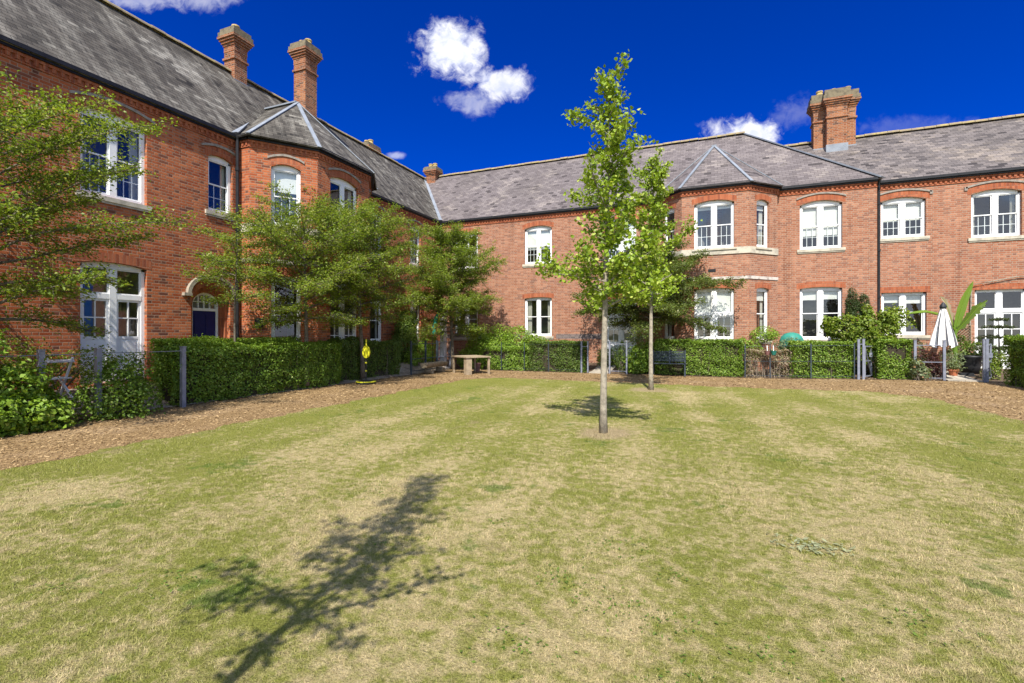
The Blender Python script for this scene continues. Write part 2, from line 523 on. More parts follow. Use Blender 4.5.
def lawn_color(g, P):
    n1 = g.noise(P, 0.42, 5, 0.62, 0.4)
    n2 = g.noise(P, 1.7, 5, 0.65, 0.3)
    n3 = g.noise(P, 9.0, 4, 0.65)
    xyz = g.n('ShaderNodeSeparateXYZ', {0: P})
    sx = g.m('ADD', g.m('MULTIPLY', xyz.outputs[0], 1.0), g.m('MULTIPLY', xyz.outputs[1], 0.10))
    strp = g.m('SINE', g.m('MULTIPLY', sx, 5.6))
    # greener along the left path edge and towards the far side
    edge = g.smooth(g.m('ADD', xyz.outputs[0], g.m('MULTIPLY', n2, 1.6)), -6.6, -4.6, 0.17, 0.0)
    far = g.smooth(xyz.outputs[1], 3.0, 13.0, -0.03, 0.075)
    f = g.m('ADD', g.m('ADD', g.m('ADD', g.m('MULTIPLY', n1, 1.0), -0.16), g.m('MULTIPLY', n2, 0.32)), g.m('MULTIPLY', g.m('SUBTRACT', n3, 0.5), 1.1))
    f = g.m('ADD', g.m('ADD', f, edge), g.m('ADD', far, g.m('MULTIPLY', strp, 0.05)))
    green = g.smooth(f, 0.28, 0.65)
    straw = g.mix(g.noise(P, 3.1, 4, 0.6), (0.45, 0.365, 0.195), (0.60, 0.50, 0.295))
    grn = g.mix(g.noise(P, 2.3, 4, 0.6), (0.198, 0.220, 0.042), (0.312, 0.312, 0.082))
    col = g.mix(green, straw, grn)
    weeds = g.smooth(g.m('ADD', g.noise(P, 0.8, 4, 0.7), g.m('MULTIPLY', g.noise(P, 6.0, 3, 0.6), 0.35)), 0.78, 0.85)
    col = g.mix(g.m('MULTIPLY', weeds, 0.75), col, (0.12, 0.19, 0.03))
    bare = g.smooth(g.m('ADD', g.noise(P, 1.1, 5, 0.7), g.m('MULTIPLY', n3, 0.2)), 0.70, 0.80, 0, 0.5)
    col = g.mix(bare, col, (0.38, 0.29, 0.19))
    for tx, ty, tr in ((-1.57, 7.79, 0.62), (-1.51, 14.35, 0.75)):
        dd = g.m('ADD', g.vm('DISTANCE', P, (tx, ty, 0)), g.m('MULTIPLY', g.m('SUBTRACT', n2, 0.5), 0.9))
        col = g.mix(g.smooth(dd, tr * 0.45, tr, 0.85, 0.0), col, (0.43, 0.335, 0.22))
    return col


mt, g = newmat('lawn_turf')
P = g.pos()
c = lawn_color(g, P)
fb = g.noise(P, 85, 4, 0.7)
mb_ = g.noise(P, 26, 4, 0.7)
c = g.mix(1.0, c, (0.96, 0.95, 0.88), 'MULTIPLY')
c = g.mix(g.smooth(fb, 0.30, 0.62, 0.75, 0.0), c, (0.38, 0.36, 0.28), 'MULTIPLY')
c = g.mix(g.smooth(mb_, 0.55, 0.75, 0.0, 0.3), c, (1.25, 1.2, 1.1), 'MULTIPLY')
g.out(g.bsdf(c, 0.95, g.m('ADD', fb, g.m('MULTIPLY', mb_, 1.2)), 0.9, 0.03, spec=0.1))
LAWN = mt

mt, g = newmat('grass_blade')
P = g.pos()
c = lawn_color(g, P)
r = g.island()
c = g.mix(g.m('MULTIPLY', r, 0.9), g.mix(1.0, c, (0.72, 0.74, 0.62), 'MULTIPLY'), g.mix(1.0, c, (1.30, 1.26, 1.2), 'MULTIPLY'))
c = g.mix(g.smooth(g.m('FRACT', g.m('MULTIPLY', r, 23.7)), 0.86, 0.95, 0, 0.6), c, (0.52, 0.44, 0.27))
c = g.mix(g.smooth(g.m('FRACT', g.m('MULTIPLY', r, 41.3)), 0.84, 0.92, 0, 0.8), c, (0.13, 0.17, 0.025))
p = g.bsdf(c, 0.7, spec=0.25)
t = g.n('ShaderNodeBsdfTranslucent', {'Color': c}).outputs[0]
g.out(g.n('ShaderNodeMixShader', {0: 0.3, 1: p, 2: t}).outputs[0])
BLADE = mt

mt, g = newmat('bark_mulch')
P = g.pos()
vo = g.n('ShaderNodeTexVoronoi', {'Vector': g.scale(P, (1, 1, 1)), 'Scale': 48.0}, feature='F1')
vc = g.n('ShaderNodeSeparateColor', {0: vo.outputs['Color']})
n1 = g.noise(P, 0.9, 5, 0.65)
c = g.mix(vc.outputs[0], (0.215, 0.135, 0.058), (0.390, 0.270, 0.135))
c = g.mix(g.smooth(n1, 0.45, 0.7, 0, 0.55), c, (0.42, 0.30, 0.18))
c = g.mix(g.smooth(vo.outputs['Distance'], 0.45, 0.75, 0, 0.7), c, (0.09, 0.05, 0.028))
g.out(g.bsdf(c, 0.95, g.m('ADD', g.m('MULTIPLY', vc.outputs[1], 0.8), g.noise(P, 60, 3, 0.7)), 0.8, 0.02, spec=0.1))
MULCH = mt

mt, g = newmat('bark_chip')
r = g.island()
c = g.mix(r, (0.18, 0.110, 0.048), (0.44, 0.310, 0.160))
g.out(g.bsdf(c, 0.9, spec=0.15))
CHIP = mt

mt, g = newmat('gravel')
P = g.pos()
vo = g.n('ShaderNodeTexVoronoi', {'Vector': P, 'Scale': 34.0}, feature='F1')
vc = g.n('ShaderNodeSeparateColor', {0: vo.outputs['Color']})
c = g.mix(vc.outputs[0], (0.22, 0.18, 0.14), (0.46, 0.39, 0.31))
c = g.mix(g.smooth(g.noise(P, 1.6, 4, 0.6), 0.45, 0.65, 0, 0.7), c, (0.14, 0.10, 0.07))
g.out(g.bsdf(c, 0.95, g.m('SUBTRACT', 1.0, vo.outputs['Distance']), 0.9, 0.03, spec=0.15))
GRAVEL = mt

mt, g = newmat('open_ground')
P = g.pos()
c = g.mix(g.noise(P, 0.05, 5, 0.6), (0.10, 0.13, 0.04), (0.20, 0.19, 0.08))
g.out(g.bsdf(c, 0.95, g.noise(P, 6, 4, 0.6), 0.5, 0.05, spec=0.1))
FIELD = mt

mt, g = newmat('parasol_cloth')
uvx = g.n('ShaderNodeTexCoord').outputs['Object']
sx = g.n('ShaderNodeSeparateXYZ', {0: uvx})
ang = g.m('ARCTAN2', sx.outputs[1], sx.outputs[0])
fa = g.m('FRACT', g.m('MULTIPLY', ang, 8 / (2 * math.pi)))
edge = g.m('ABSOLUTE', g.m('SUBTRACT', fa, 0.5))
c = g.mix(g.m('GREATER_THAN', edge, 0.41), (0.80, 0.79, 0.76), (0.10, 0.10, 0.11))
g.out(g.bsdf(c, 0.9, spec=0.1))
PARASOL = mt

# ---------------------------------------------------------------- terrain
def sstep(x):
    x = np.clip(x, 0, 1)
    return x * x * (3 - 2 * x)


def gz(x, y):
    return 0.10 * sstep((np.asarray(x, float) - 1) / 6) * sstep((np.asarray(y, float) - 10) / 8)


def sheet(name, x0, x1, y0, y1, nx, ny, mat, dz=0.0, zf=None):
    X, Y = np.meshgrid(np.linspace(x0, x1, nx + 1), np.linspace(y0, y1, ny + 1))
    Z = (zf or gz)(X, Y) + dz
    V = np.stack([X.ravel(), Y.ravel(), Z.ravel()], 1)
    i = (np.arange(ny)[:, None] * (nx + 1) + np.arange(nx)[None]).ravel()
    F = np.stack([i, i + 1, i + nx + 2, i + nx + 1], 1)
    return tag(np_mesh(name, V, F, mat, smooth=True), kind='structure')


sheet('ground', -1500, 1500, -1500, 1500, 2, 2, FIELD, -0.03, lambda X, Y: X * 0)
sheet('bark_path', -11.4, 11.5, -8, 20.4, 46, 57, MULCH, 0.0)

# lawn: straight mown edge, worn irregular in detail
LX0, LX1, LY0, LY1, LC = -7.75, 5.25, -6.0, 16.35, 1.6


def lawn_edge():
    pts = []
    def seg(a, b, n):
        for k in range(n):
            t = k / n
            pts.append((a[0] + (b[0] - a[0]) * t, a[1] + (b[1] - a[1]) * t))
    seg((LX0 + 0.25, LY0), (LX1, LY0), 60)
    seg((LX1, LY0), (LX1, 12.6), 170)
    for k in range(40):
        a = k / 40 * math.pi / 2
        pts.append((LX1 - 1.6 + 1.6 * math.cos(a), 12.6 + 3.3 * math.sin(a)))
    seg((LX1 - 1.6, 15.9), (-6.4, LY1), 130)
    for k in range(30):
        a = math.pi / 2 + k / 30 * math.pi / 2
        pts.append((-6.4 + 1.6 * math.cos(a), LY1 - 1.6 + 1.6 * math.sin(a)))
    seg((-8.0, LY1 - 1.6), (LX0 + 0.25, LY0), 240)
    out = []
    n = len(pts)
    for k, (x, y) in enumerate(pts):
        j = 0.07 * math.sin(k * 0.31 + 1) + 0.05 * math.sin(k * 0.83) + random.uniform(-0.045, 0.045)
        ax, ay = pts[(k + 1) % n][0] - pts[k - 1][0], pts[(k + 1) % n][1] - pts[k - 1][1]
        l = math.hypot(ax, ay) or 1
        out.append((x + ay / l * j, y - ax / l * j))
    return out


LE = sorted(lawn_edge(), key=lambda p: math.atan2(p[1] - 5.0, p[0] + 1.5))
mb = MB()
cx, cy = -1.5, 5.0
rings = [0.0, 0.25, 0.45, 0.6, 0.72, 0.82, 0.9, 0.96, 1.0]
nE = len(LE)
V = [(cx + (x - cx) * r, cy + (y - cy) * r) for r in rings[1:] for x, y in LE]
V = np.array([(cx, cy)] + V)
Z = gz(V[:, 0], V[:, 1]) + 0.006
Z[-nE:] -= 0.004
mb.v = [(a, b, z) for (a, b), z in zip(V, Z)]
for k in range(nE):
    j = (k + 1) % nE
    mb.f.append((0, 1 + k, 1 + j))
    for q in range(len(rings) - 2):
        a, b = 1 + q * nE, 1 + (q + 1) * nE
        mb.f.append((a + k, b + k, b + j, a + j))
tag(mb.build('lawn', LAWN, smooth=True), kind='structure')
LEA = np.array(LE)


def in_lawn(x, y, margin=0.0):
    inside = np.zeros(len(x), bool)
    px, py = LEA[:, 0], LEA[:, 1]
    qx, qy = np.roll(px, -1), np.roll(py, -1)
    for a, b, c2, d2 in zip(px, py, qx, qy):
        hit = ((b > y) != (d2 > y)) & (x < (c2 - a) * (y - b) / (d2 - b + 1e-12) + a)
        inside ^= hit
    return inside


def blades(n, r0, r1, name):
    r = r0 * (r1 / r0) ** rng.random(n)
    a = YAW + math.pi / 2 + rng.uniform(-1.0, 1.0, n)
    x, y = r * np.cos(a), r * np.sin(a)
    ok = in_lawn(x, y)
    x, y, r = x[ok], y[ok], r[ok]
    n = len(x)
    z = gz(x, y) + 0.004
    grow = (r / 3.0) ** 0.55
    h = rng.uniform(0.006, 0.018, n) * np.clip(grow, 0.8, 1.5)
    tuft = np.sin(x * 3.1 + 2 * np.sin(y * 1.7)) * np.sin(y * 2.7 + 1.5 * np.sin(x * 2.1))
    h *= 1 + 0.35 * tuft + (rng.random(n) < 0.03) * 0.9
    w = rng.uniform(0.0012, 0.0024, n) * np.clip(grow, 0.9, 3)
    az = rng.uniform(0, 2 * np.pi, n)
    lean = rng.uniform(0.2, 1.5, n) * h
    tw = az + rng.uniform(0.8, 2.3, n)
    base = np.stack([x, y, z], 1)
    side = np.stack([np.cos(tw) * w, np.sin(tw) * w, 0 * w], 1)
    tip = base + np.stack([np.cos(az) * lean, np.sin(az) * lean, h], 1)
    V = np.stack([base - side, base + side, tip], 1).reshape(-1, 3)
    F = np.arange(3 * n).reshape(-1, 3)
    return tag(np_mesh(name, V, F, BLADE), kind='stuff', cat='grass', label='short sun-bleached grass of the mown lawn')


blades(620000, 1.6, 17.0, 'grass')

# bark chips lying loose on the path
n = 110000
r = 6.0 * (24 / 6.0) ** rng.random(n)
a = YAW + math.pi / 2 + rng.uniform(-1.0, 1.0, n)
x, y = r * np.cos(a), r * np.sin(a)
ok = ~in_lawn(x, y) | (rng.random(n) < 0.0)
ok &= (x > -11.3) & (x < 11.4) & (y < 20.2)
x, y, r = x[ok], y[ok], r[ok]
n = len(x)
L = rng.uniform(0.006, 0.020, n) * np.clip(r / 9, 0.9, 1.6)
W = L * rng.uniform(0.25, 0.5, n)
az = rng.uniform(0, 2 * np.pi, n)
d = np.stack([np.cos(az), np.sin(az), rng.uniform(-0.4, 0.4, n)], 1)
s_ = np.stack([-np.sin(az), np.cos(az), rng.uniform(-0.5, 0.5, n)], 1)
b0 = np.stack([x, y, gz(x, y) + rng.uniform(0.006, 0.02, n)], 1)
V = np.stack([b0 - d * L[:, None] - s_ * W[:, None], b0 + d * L[:, None] - s_ * W[:, None],
              b0 + d * L[:, None] + s_ * W[:, None], b0 - d * L[:, None] + s_ * W[:, None]], 1).reshape(-1, 3)
tag(np_mesh('bark_chips', V, np.arange(4 * n).reshape(-1, 4), CHIP), kind='stuff', cat='bark mulch', label='loose brown bark chips covering the path')


# broad-leaved weeds scattered in the turf, and one silvery patch
WP, WN, WS = [], [], []
spots = [(-.57, 3.62, .30), (-.25, 2.81, .24), (-.66, 2.86, .22), (-3.2, 4.03, .34), (-3.18, 2.08, .26), (1.1, 3.3, .26), (-.9, 2.3, .22), (.3, 2.7, .2)]
spots += [(float(rng.uniform(-5.5, 4.5)), float(rng.uniform(1.6, 11)), float(rng.uniform(.06, .22))) for _ in range(38)]
for sx_, sy_, sr in spots:
    k = int(230 * sr)
    WP.append(np.stack([sx_ + rng.normal(size=k) * sr * .6, sy_ + rng.normal(size=k) * sr * .4, rng.uniform(.008, .022, k)], 1))
WP = np.concatenate(WP)
k = len(WP)
az = rng.uniform(0, 2 * np.pi, k)
L = rng.uniform(.007, .015, k)[:, None]
dv = np.stack([np.cos(az), np.sin(az), rng.uniform(-.1, .5, k)], 1)
sv = np.stack([-np.sin(az), np.cos(az), rng.uniform(-.3, .3, k)], 1)
V = np.stack([WP - dv * L, WP + sv * L * .55, WP + dv * L, WP - sv * L * .55], 1).reshape(-1, 3)
tag(np_mesh('lawn_weeds', V, np.arange(4 * k).reshape(-1, 4), LEAF_WEED), kind='stuff', cat='weeds', label='small green broad-leaved weeds scattered through the lawn')
k = 130
WP = np.stack([0.70 + rng.normal(size=k) * .13, 4.18 + rng.normal(size=k) * .07, rng.uniform(.015, .03, k)], 1)
az = rng.uniform(0, 2 * np.pi, k)
L = rng.uniform(.012, .028, k)[:, None]
dv = np.stack([np.cos(az), np.sin(az), rng.uniform(-.1, .4, k)], 1)
sv = np.stack([-np.sin(az), np.cos(az), rng.uniform(-.3, .3, k)], 1)
V = np.stack([WP - dv * L, WP + sv * L * .4, WP + dv * L, WP - sv * L * .4], 1).reshape(-1, 3)
tag(np_mesh('silvery_weeds', V, np.arange(4 * k).reshape(-1, 4), LEAF_SILVER), kind='stuff', cat='weeds', label='pale silvery patch of low weeds on the right side of the lawn')


# gardens between fence and walls rise gently to the house
def gz_left(X, Y):
    return 0.02 + 0.36 * sstep((-10.85 - X) / 1.3)


def gz_back(X, Y):
    return 0.012 + gz(X, Y) + 0.26 * sstep((Y - 19.9) / 2.4)


sheet('gravel_garden', -14.0, -10.85, -6, 19.6, 12, 40, GRAVEL, 0.0, gz_left)
sheet('garden_soil', -14.0, 12.0, 19.62, 23.0, 52, 14, SOIL, 0.0, gz_back)


# ---------------------------------------------------------------- building kit
class Face:
    """wall plane: origin, horizontal tangent, outward normal"""
    def __init__(s, o, t):
        s.o = Vector((o[0], o[1], 0))
        s.t = Vector((t[0], t[1], 0)).normalized()
        s.n = Vector((s.t.y, -s.t.x, 0))

    def p(s, u, n, z):
        return s.o + s.t * u + s.n * n + Vector((0, 0, z))


def fbox(mb, F, u0, u1, n0, n1, z0, z1):
    a = [F.p(u0, n1, z0), F.p(u1, n1, z0), F.p(u1, n0, z0), F.p(u0, n0, z0)]
    b = [F.p(u0, n1, z1), F.p(u1, n1, z1), F.p(u1, n0, z1), F.p(u0, n0, z1)]
    mb.hexa(a, b)


def arc(u0, u1, zs, rise, n=10):
    return [(u0 + (u1 - u0) * k / n, zs + rise * (1 - (2 * k / n - 1) ** 2)) for k in range(n + 1)]


def rarc(u0, u1, zs, rise, n=14):
    c, r = (u0 + u1) / 2, (u1 - u0) / 2
    return [(c - r * math.cos(math.pi * k / n), zs + rise * math.sin(math.pi * k / n)) for k in range(n + 1)]


def wall_face(mb, F, u0, u1, z0, z1, holes, depth=0.13):
    """holes: (u0,u1,z0,z1,rise,round) - crown at z1"""
    us = sorted({u0, u1, *[h[0] for h in holes], *[h[1] for h in holes]})
    zs = sorted({z0, z1, *[h[2] for h in holes], *[h[3] for h in holes]})
    for a, b in zip(us, us[1:]):
        for c, d in zip(zs, zs[1:]):
            um, zm = (a + b) / 2, (c + d) / 2
            if any(h[0] < um < h[1] and h[2] < zm < h[3] for h in holes):
                continue
            mb.quad(F.p(a, 0, c), F.p(b, 0, c), F.p(b, 0, d), F.p(a, 0, d))
    for h in holes:
        rise = h[4]
        dp = h[6] if len(h) > 6 else depth
        zs_ = h[3] - rise
        curve = (rarc if (len(h) > 5 and h[5]) else arc)(h[0], h[1], zs_, rise)
        for (ua, za), (ub, zb) in zip(curve, curve[1:]):
            if rise:
                mb.quad(F.p(ua, 0, za), F.p(ub, 0, zb), F.p(ub, 0, h[3]), F.p(ua, 0, h[3]))
            mb.quad(F.p(ua, 0, za), F.p(ua, -dp, za), F.p(ub, -dp, zb), F.p(ub, 0, zb))
        mb.quad(F.p(h[0], 0, h[2]), F.p(h[0], -dp, h[2]), F.p(h[0], -dp, zs_), F.p(h[0], 0, zs_))
        mb.quad(F.p(h[1], 0, h[2]), F.p(h[1], 0, zs_), F.p(h[1], -dp, zs_), F.p(h[1], -dp, h[2]))
        mb.quad(F.p(h[0], 0, h[2]), F.p(h[1], 0, h[2]), F.p(h[1], -dp, h[2]), F.p(h[0], -dp, h[2]))


def arch_brick(parent, F, h, mat=None, height=0.22, proud=0.004, ext=0.11):
    mb = MB()
    rise = h[4]
    zs_ = h[3] - rise
    cv = arc(h[0] - ext, h[1] + ext, zs_, rise, 12)
    cv = [(u, max(z, zs_)) for u, z in cv]
    for (ua, za), (ub, zb) in zip(cv, cv[1:]):
        a = [F.p(ua, proud, za + .004), F.p(ub, proud, zb + .004), F.p(ub, -.03, zb + .004), F.p(ua, -.03, za + .004)]
        b = [F.p(ua, proud, za + height), F.p(ub, proud, zb + height), F.p(ub, -.03, zb + height), F.p(ua, -.03, za + height)]
        mb.hexa(a, b)
    return mb.build('window_arch', mat or RUBBED, parent)


def hood_course(parent, F, h, mat=None, height=0.065, gap=0.225, ext=0.20, drop=0.0, proud=0.035):
    mb = MB()
    rise = h[4] + 0.02
    zs_ = h[3] - h[4] + gap
    cv = arc(h[0] - ext, h[1] + ext, zs_, rise, 12)
    for (ua, za), (ub, zb) in zip(cv, cv[1:]):
        a = [F.p(ua, proud, za), F.p(ub, proud, zb), F.p(ub, -.03, zb), F.p(ua, -.03, za)]
        b = [F.p(ua, proud, za + height), F.p(ub, proud, zb + height), F.p(ub, -.03, zb + height), F.p(ua, -.03, za + height)]
        mb.hexa(a, b)
    if drop:
        for u in (h[0] - ext - .04, h[1] + ext - .05):
            fbox(mb, F, u, u + .09, -.03, proud, zs_ - drop, zs_ + height)
    return mb.build('hood_mould', mat or HOODGREY, parent)


def window(parent, F, h, style='sash', lights=2, blind=0.0, curtain=0.0, sill='stone', rec=0.10, solid_low=0.0, mid=0.5):
    """styles: sash_bars (bars in lower sash), sash (plain two-over), casement (blind row over 2x2 doors), french"""
    u0, u1, z0, z1, rise = h[:5]
    zs_ = z1 - rise
    um = (u0 + u1) / 2
    loc = F.p(um, 0, z0)
    mb = MB()
    fw = 0.075
    n0, n1 = -rec - 0.07, -rec
    fbox(mb, F, u0, u0 + fw, n0, n1, z0, zs_)
    fbox(mb, F, u1 - fw, u1, n0, n1, z0, zs_)
    fbox(mb, F, u0 + fw, u1 - fw, n0, n1 + .012, z0, z0 + 0.085)
    # head: flat below, following the brick arch above
    zh = zs_ - 0.055
    cv = arc(u0, u1, zs_, rise, 10)
    for (ua, za), (ub, zb) in zip(cv, cv[1:]):
        a = [F.p(ua, n1, zh), F.p(ub, n1, zh), F.p(ub, n0, zh), F.p(ua, n0, zh)]
        b = [F.p(ua, n1, za), F.p(ub, n1, zb), F.p(ub, n0, zb), F.p(ua, n0, za)]
        mb.hexa(a, b)
    zb_ = z0 + 0.085
    spans = [(u0 + fw, u1 - fw)]
    if lights == 2:
        mw = 0.075
        fbox(mb, F, um - mw, um + mw, n0, n1 + .010, zb_, zh)
        spans = [(u0 + fw, um - mw), (um + mw, u1 - fw)]
    panes = []
    s0, s1 = n0 + 0.005, n1 - 0.022
    def rect_frame(a, b, c, d, w, na, nb):
        fbox(mb, F, a, a + w, na, nb, c, d)
        fbox(mb, F, b - w, b, na, nb, c, d)
        fbox(mb, F, a + w, b - w, na, nb, c, c + w)
        fbox(mb, F, a + w, b - w, na, nb, d - w, d)
    zmid = zb_ + (zh - zb_) * mid
    for a, b in spans:
        if style in ('sash', 'sash_bars'):
            rect_frame(a, b, zmid, zh, 0.036, s0 + .03, s1)
            rect_frame(a, b, zb_, zmid + 0.036, 0.038, s0, s1 - .025)
            if style == 'sash_bars':
                for k in (1, 2):
                    u = a + (b - a) * k / 3
                    fbox(mb, F, u - .010, u + .010, s0 + .004, s1 - .031, zb_ + .03, zmid)
                zq = (zb_ + zmid) / 2
                fbox(mb, F, a + .03, b - .03, s0 + .006, s1 - .033, zq - .010, zq + .010)
        elif style in ('casement', 'french'):
            zt = zmid
            fbox(mb, F, a, b, n0, n1 + .006, zt - .06, zt + .06)
            rect_frame(a, b, zt + .06, zh, 0.03, s0, s1)
            zl = zb_ + solid_low
            rect_frame(a, b, zb_ + .004, zt - .06, 0.055, s0, s1)
            if solid_low:
                fbox(mb, F, a + .055, b - .055, s0 + .005, s1 - .02, zb_ + .05, zl)
                fbox(mb, F, a + .055, b - .055, s0, s1 - .003, zl, zl + .06)
                fbox(mb, F, a + .11, b - .11, s0, s1 - .006, zb_ + .12, zl - .06)
            u = (a + b) / 2
            fbox(mb, F, u - .014, u + .014, s0 + .002, s1 - .006, zl + .05, zt - .11)
            zq = (zl + zt) / 2
            fbox(mb, F, a + .05, u - .014, s0 + .002, s1 - .006, zq - .014, zq + .014)
            fbox(mb, F, u + .014, b - .05, s0 + .002, s1 - .006, zq - .014, zq + .014)
    w = mb.build('window', WHITE, parent, loc)
    gl = MB()
    ng = n0 + 0.018
    gl.quad(F.p(u0 + .02, ng, z0 + .03), F.p(u1 - .02, ng, z0 + .03), F.p(u1 - .02, ng, zh + .02), F.p(u0 + .02, ng, zh + .02))
    gl.build('pane', GLASS, w, loc)
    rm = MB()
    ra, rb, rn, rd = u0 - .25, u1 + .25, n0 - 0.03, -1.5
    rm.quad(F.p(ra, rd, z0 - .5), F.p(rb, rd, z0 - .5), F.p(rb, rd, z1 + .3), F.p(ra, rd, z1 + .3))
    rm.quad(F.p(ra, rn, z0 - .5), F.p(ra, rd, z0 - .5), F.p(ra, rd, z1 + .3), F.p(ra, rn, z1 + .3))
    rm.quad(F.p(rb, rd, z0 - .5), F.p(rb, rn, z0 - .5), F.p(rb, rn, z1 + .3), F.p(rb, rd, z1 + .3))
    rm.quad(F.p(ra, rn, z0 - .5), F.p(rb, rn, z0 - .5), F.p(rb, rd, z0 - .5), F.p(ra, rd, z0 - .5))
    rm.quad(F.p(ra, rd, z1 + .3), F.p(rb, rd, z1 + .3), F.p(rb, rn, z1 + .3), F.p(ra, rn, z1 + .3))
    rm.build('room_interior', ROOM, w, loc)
    if blind:
        bm_ = MB()
        for a, b in spans:
            fbox(bm_, F, a + .005, b - .005, n0 - .06, n0 - .05, zh - (zh - zb_) * (blind + random.uniform(-.02, .02)), zh)
        bm_.build('blind', BLIND, w, loc)
    if curtain:
        for a, b, sg in ((u0 + .05, u0 + .05 + curtain, 1), (u1 - .05 - curtain, u1 - .05, -1)):
            if sg == -1 and curtain < 0.12:
                continue
            cm = MB()
            N = 18
            pts = [(a + (b - a) * k / N, n0 - .12 + .025 * math.sin(k * 2.1)) for k in range(N + 1)]
            for (ua, na), (ub, nb) in zip(pts, pts[1:]):
                cm.quad(F.p(ua, na, z0 - .1), F.p(ub, nb, z0 - .1), F.p(ub, nb, zh), F.p(ua, na, zh))
            cm.build('curtain', CURTAIN, w, loc)
    if sill:
        sm = MB()
        fbox(sm, F, u0 - .10, u1 + .10, -rec, .055, z0 - .11, z0 - .002)
        fbox(sm, F, u0 - .08, u1 + .08, -rec, .030, z0 - .16, z0 - .112)
        sm.build('sill', STONE, w, loc)
    return w


def eaves(parent, segs, z, end_in=0.0):
    """segs: list of Face-like (F,u0,u1). corbel courses, dentils and gutter"""
    co, de, gu = MB(), MB(), MB()
    for F, a, b in segs:
        fbox(co, F, a, b, -.05, .055, z - .14, z - .075)
        fbox(co, F, a, b, -.05, .030, z - .275, z - .235)
        fbox(de, F, a, b, -.05, .012, z - .234, z - .141)
        k = int((b - a) / 0.15)
        for i in range(k):
            u = a + (i + .5) * (b - a) / k
            fbox(de, F, u - .037, u + .037, .0, .048, z - .230, z - .142)
        fbox(gu, F, a, b, -.05, .10, z - .072, z - .02)
        fbox(gu, F, a, b, .045, .165, z - .018, z + .075)
    co.build('eaves_course', RUBBED, parent)
    de.build('dentil_course', RUBBED, parent)
    gu.build('gutter', GUTTER, parent)


def ridge(parent, segs):
    mb = MB()
    for p, q in segs:
        p, q = Vector(p), Vector(q)
        n = max(1, int((q - p).length / 0.42))
        for k in range(n):
            a, b = p.lerp(q, k / n), p.lerp(q, (k + .97) / n)
            j = random.uniform(-.012, .012)
            d = (b - a).normalized()
            r = d.cross(Vector((0, 0, 1))).normalized()
            up = r.cross(d)
            i = len(mb.v)
            for c in (a, b):
                for t in range(7):
                    an = math.pi * t / 6
                    mb.v.append(tuple(c + r * (.13 * math.cos(an)) + up * (.02 + j + .12 * math.sin(an) - .05)))
            for t in range(6):
                mb.f.append((i + t, i + 7 + t, i + 8 + t, i + t + 1))
            mb.f.append(tuple(range(i, i + 7)))
            mb.f.append(tuple(range(i + 13, i + 6, -1)))
    return mb.build('ridge_tiles', RIDGE, parent)


def slab(mb, pts, th=0.05):
    """roof plane: top polygon and a thickness under it"""
    pts = [Vector(p) for p in pts]
    n = (pts[1] - pts[0]).cross(pts[2] - pts[0]).normalized()
    if n.z < 0:
        pts.reverse()
        n = -n
    lo = [p - n * th for p in pts]
    mb.quad(*pts)
    mb.quad(*reversed(lo))
    for k in range(len(pts)):
        j = (k + 1) % len(pts)
        mb.quad(pts[k], lo[k], lo[j], pts[j])


def chimney(parent, cx, cy, shafts, z0, z1, pots=2, cap_h=0.45):
    """shafts: list of (dx0,dx1,dy0,dy1)"""
    loc = Vector((cx, cy, z0))
    mb, cp, ld = MB(), MB(), MB()
    zc = z1 - cap_h
    for i, (a, b, c, d) in enumerate(shafts):
        e = 0.003 * i
        mb.box(cx + a, cx + b, cy + c, cy + d, z0, zc - .55 + e)
        mb.box(cx + a - .045, cx + b + .045, cy + c - .045, cy + d + .045, zc - .85 + e, zc - .77 + e)
        mb.box(cx + a - .01, cx + b + .01, cy + c - .01, cy + d + .01, zc - .55 + e, zc - .33 + e)
        for k in range(4):
            g_ = .035 + .045 * k
            mb.box(cx + a - g_, cx + b + g_, cy + c - g_, cy + d + g_, zc - .33 + .083 * k + e, zc - .33 + .083 * (k + 1) - .002 + e)
        cp.box(cx + a - .15, cx + b + .15, cy + c - .15, cy + d + .15, zc + e, zc + .16 + e)
        cp.box(cx + a - .10, cx + b + .10, cy + c - .10, cy + d + .10, zc + .162 + e, z1 - .10 + e)
        ld.box(cx + a - .03, cx + b + .03, cy + c - .03, cy + d + .03, z0 - .4, z0 + .14 + e)
    ch = mb.build('chimney', BRICK_C, parent, loc)
    cp.build('chimney_cap', CAP, ch, loc)
    ld.build('lead_apron', LEAD, ch, loc)
    A = min(s[0] for s in shafts); B = max(s[1] for s in shafts)
    C = sum((s[2] + s[3]) / 2 for s in shafts) / len(shafts)
    for k in range(pots):
        pb = MB()
        u = A + (B - A) * (k + .5) / pots
        p = Vector((cx + u, cy + C, z1 - .12))
        pb.lathe(p, [(.15, 0), (.14, .10), (.12, .20), (.145, .22), (.14, .27), (.10, .27)], 12)
        pb.build('chimney_pot', POT, ch, p)
    return ch


def pipe(parent, x, y, z0, z1, swan=None):
    mb = MB()
    mb.tube([(x, y, z0), (x, y, z1)], .05, 10)
    for z in np.arange(z0 + .9, z1, 1.8):
        mb.tube([(x, y, z), (x, y, z + .09)], .068, 10)
    mb.tube([(x, y, z1 - .02), (x, y, z1 + .18)], [.055, .10], 10)
    return mb.build('drainpipe', GUTTER, parent)


def strip(parent, p, q, w=.26, h=.05, lift=.03):
    mb = MB()
    mb.bar(Vector(p) + Vector((0, 0, lift)), Vector(q) + Vector((0, 0, lift)), w, h)
    return mb.build('lead_flashing', LEAD, parent)


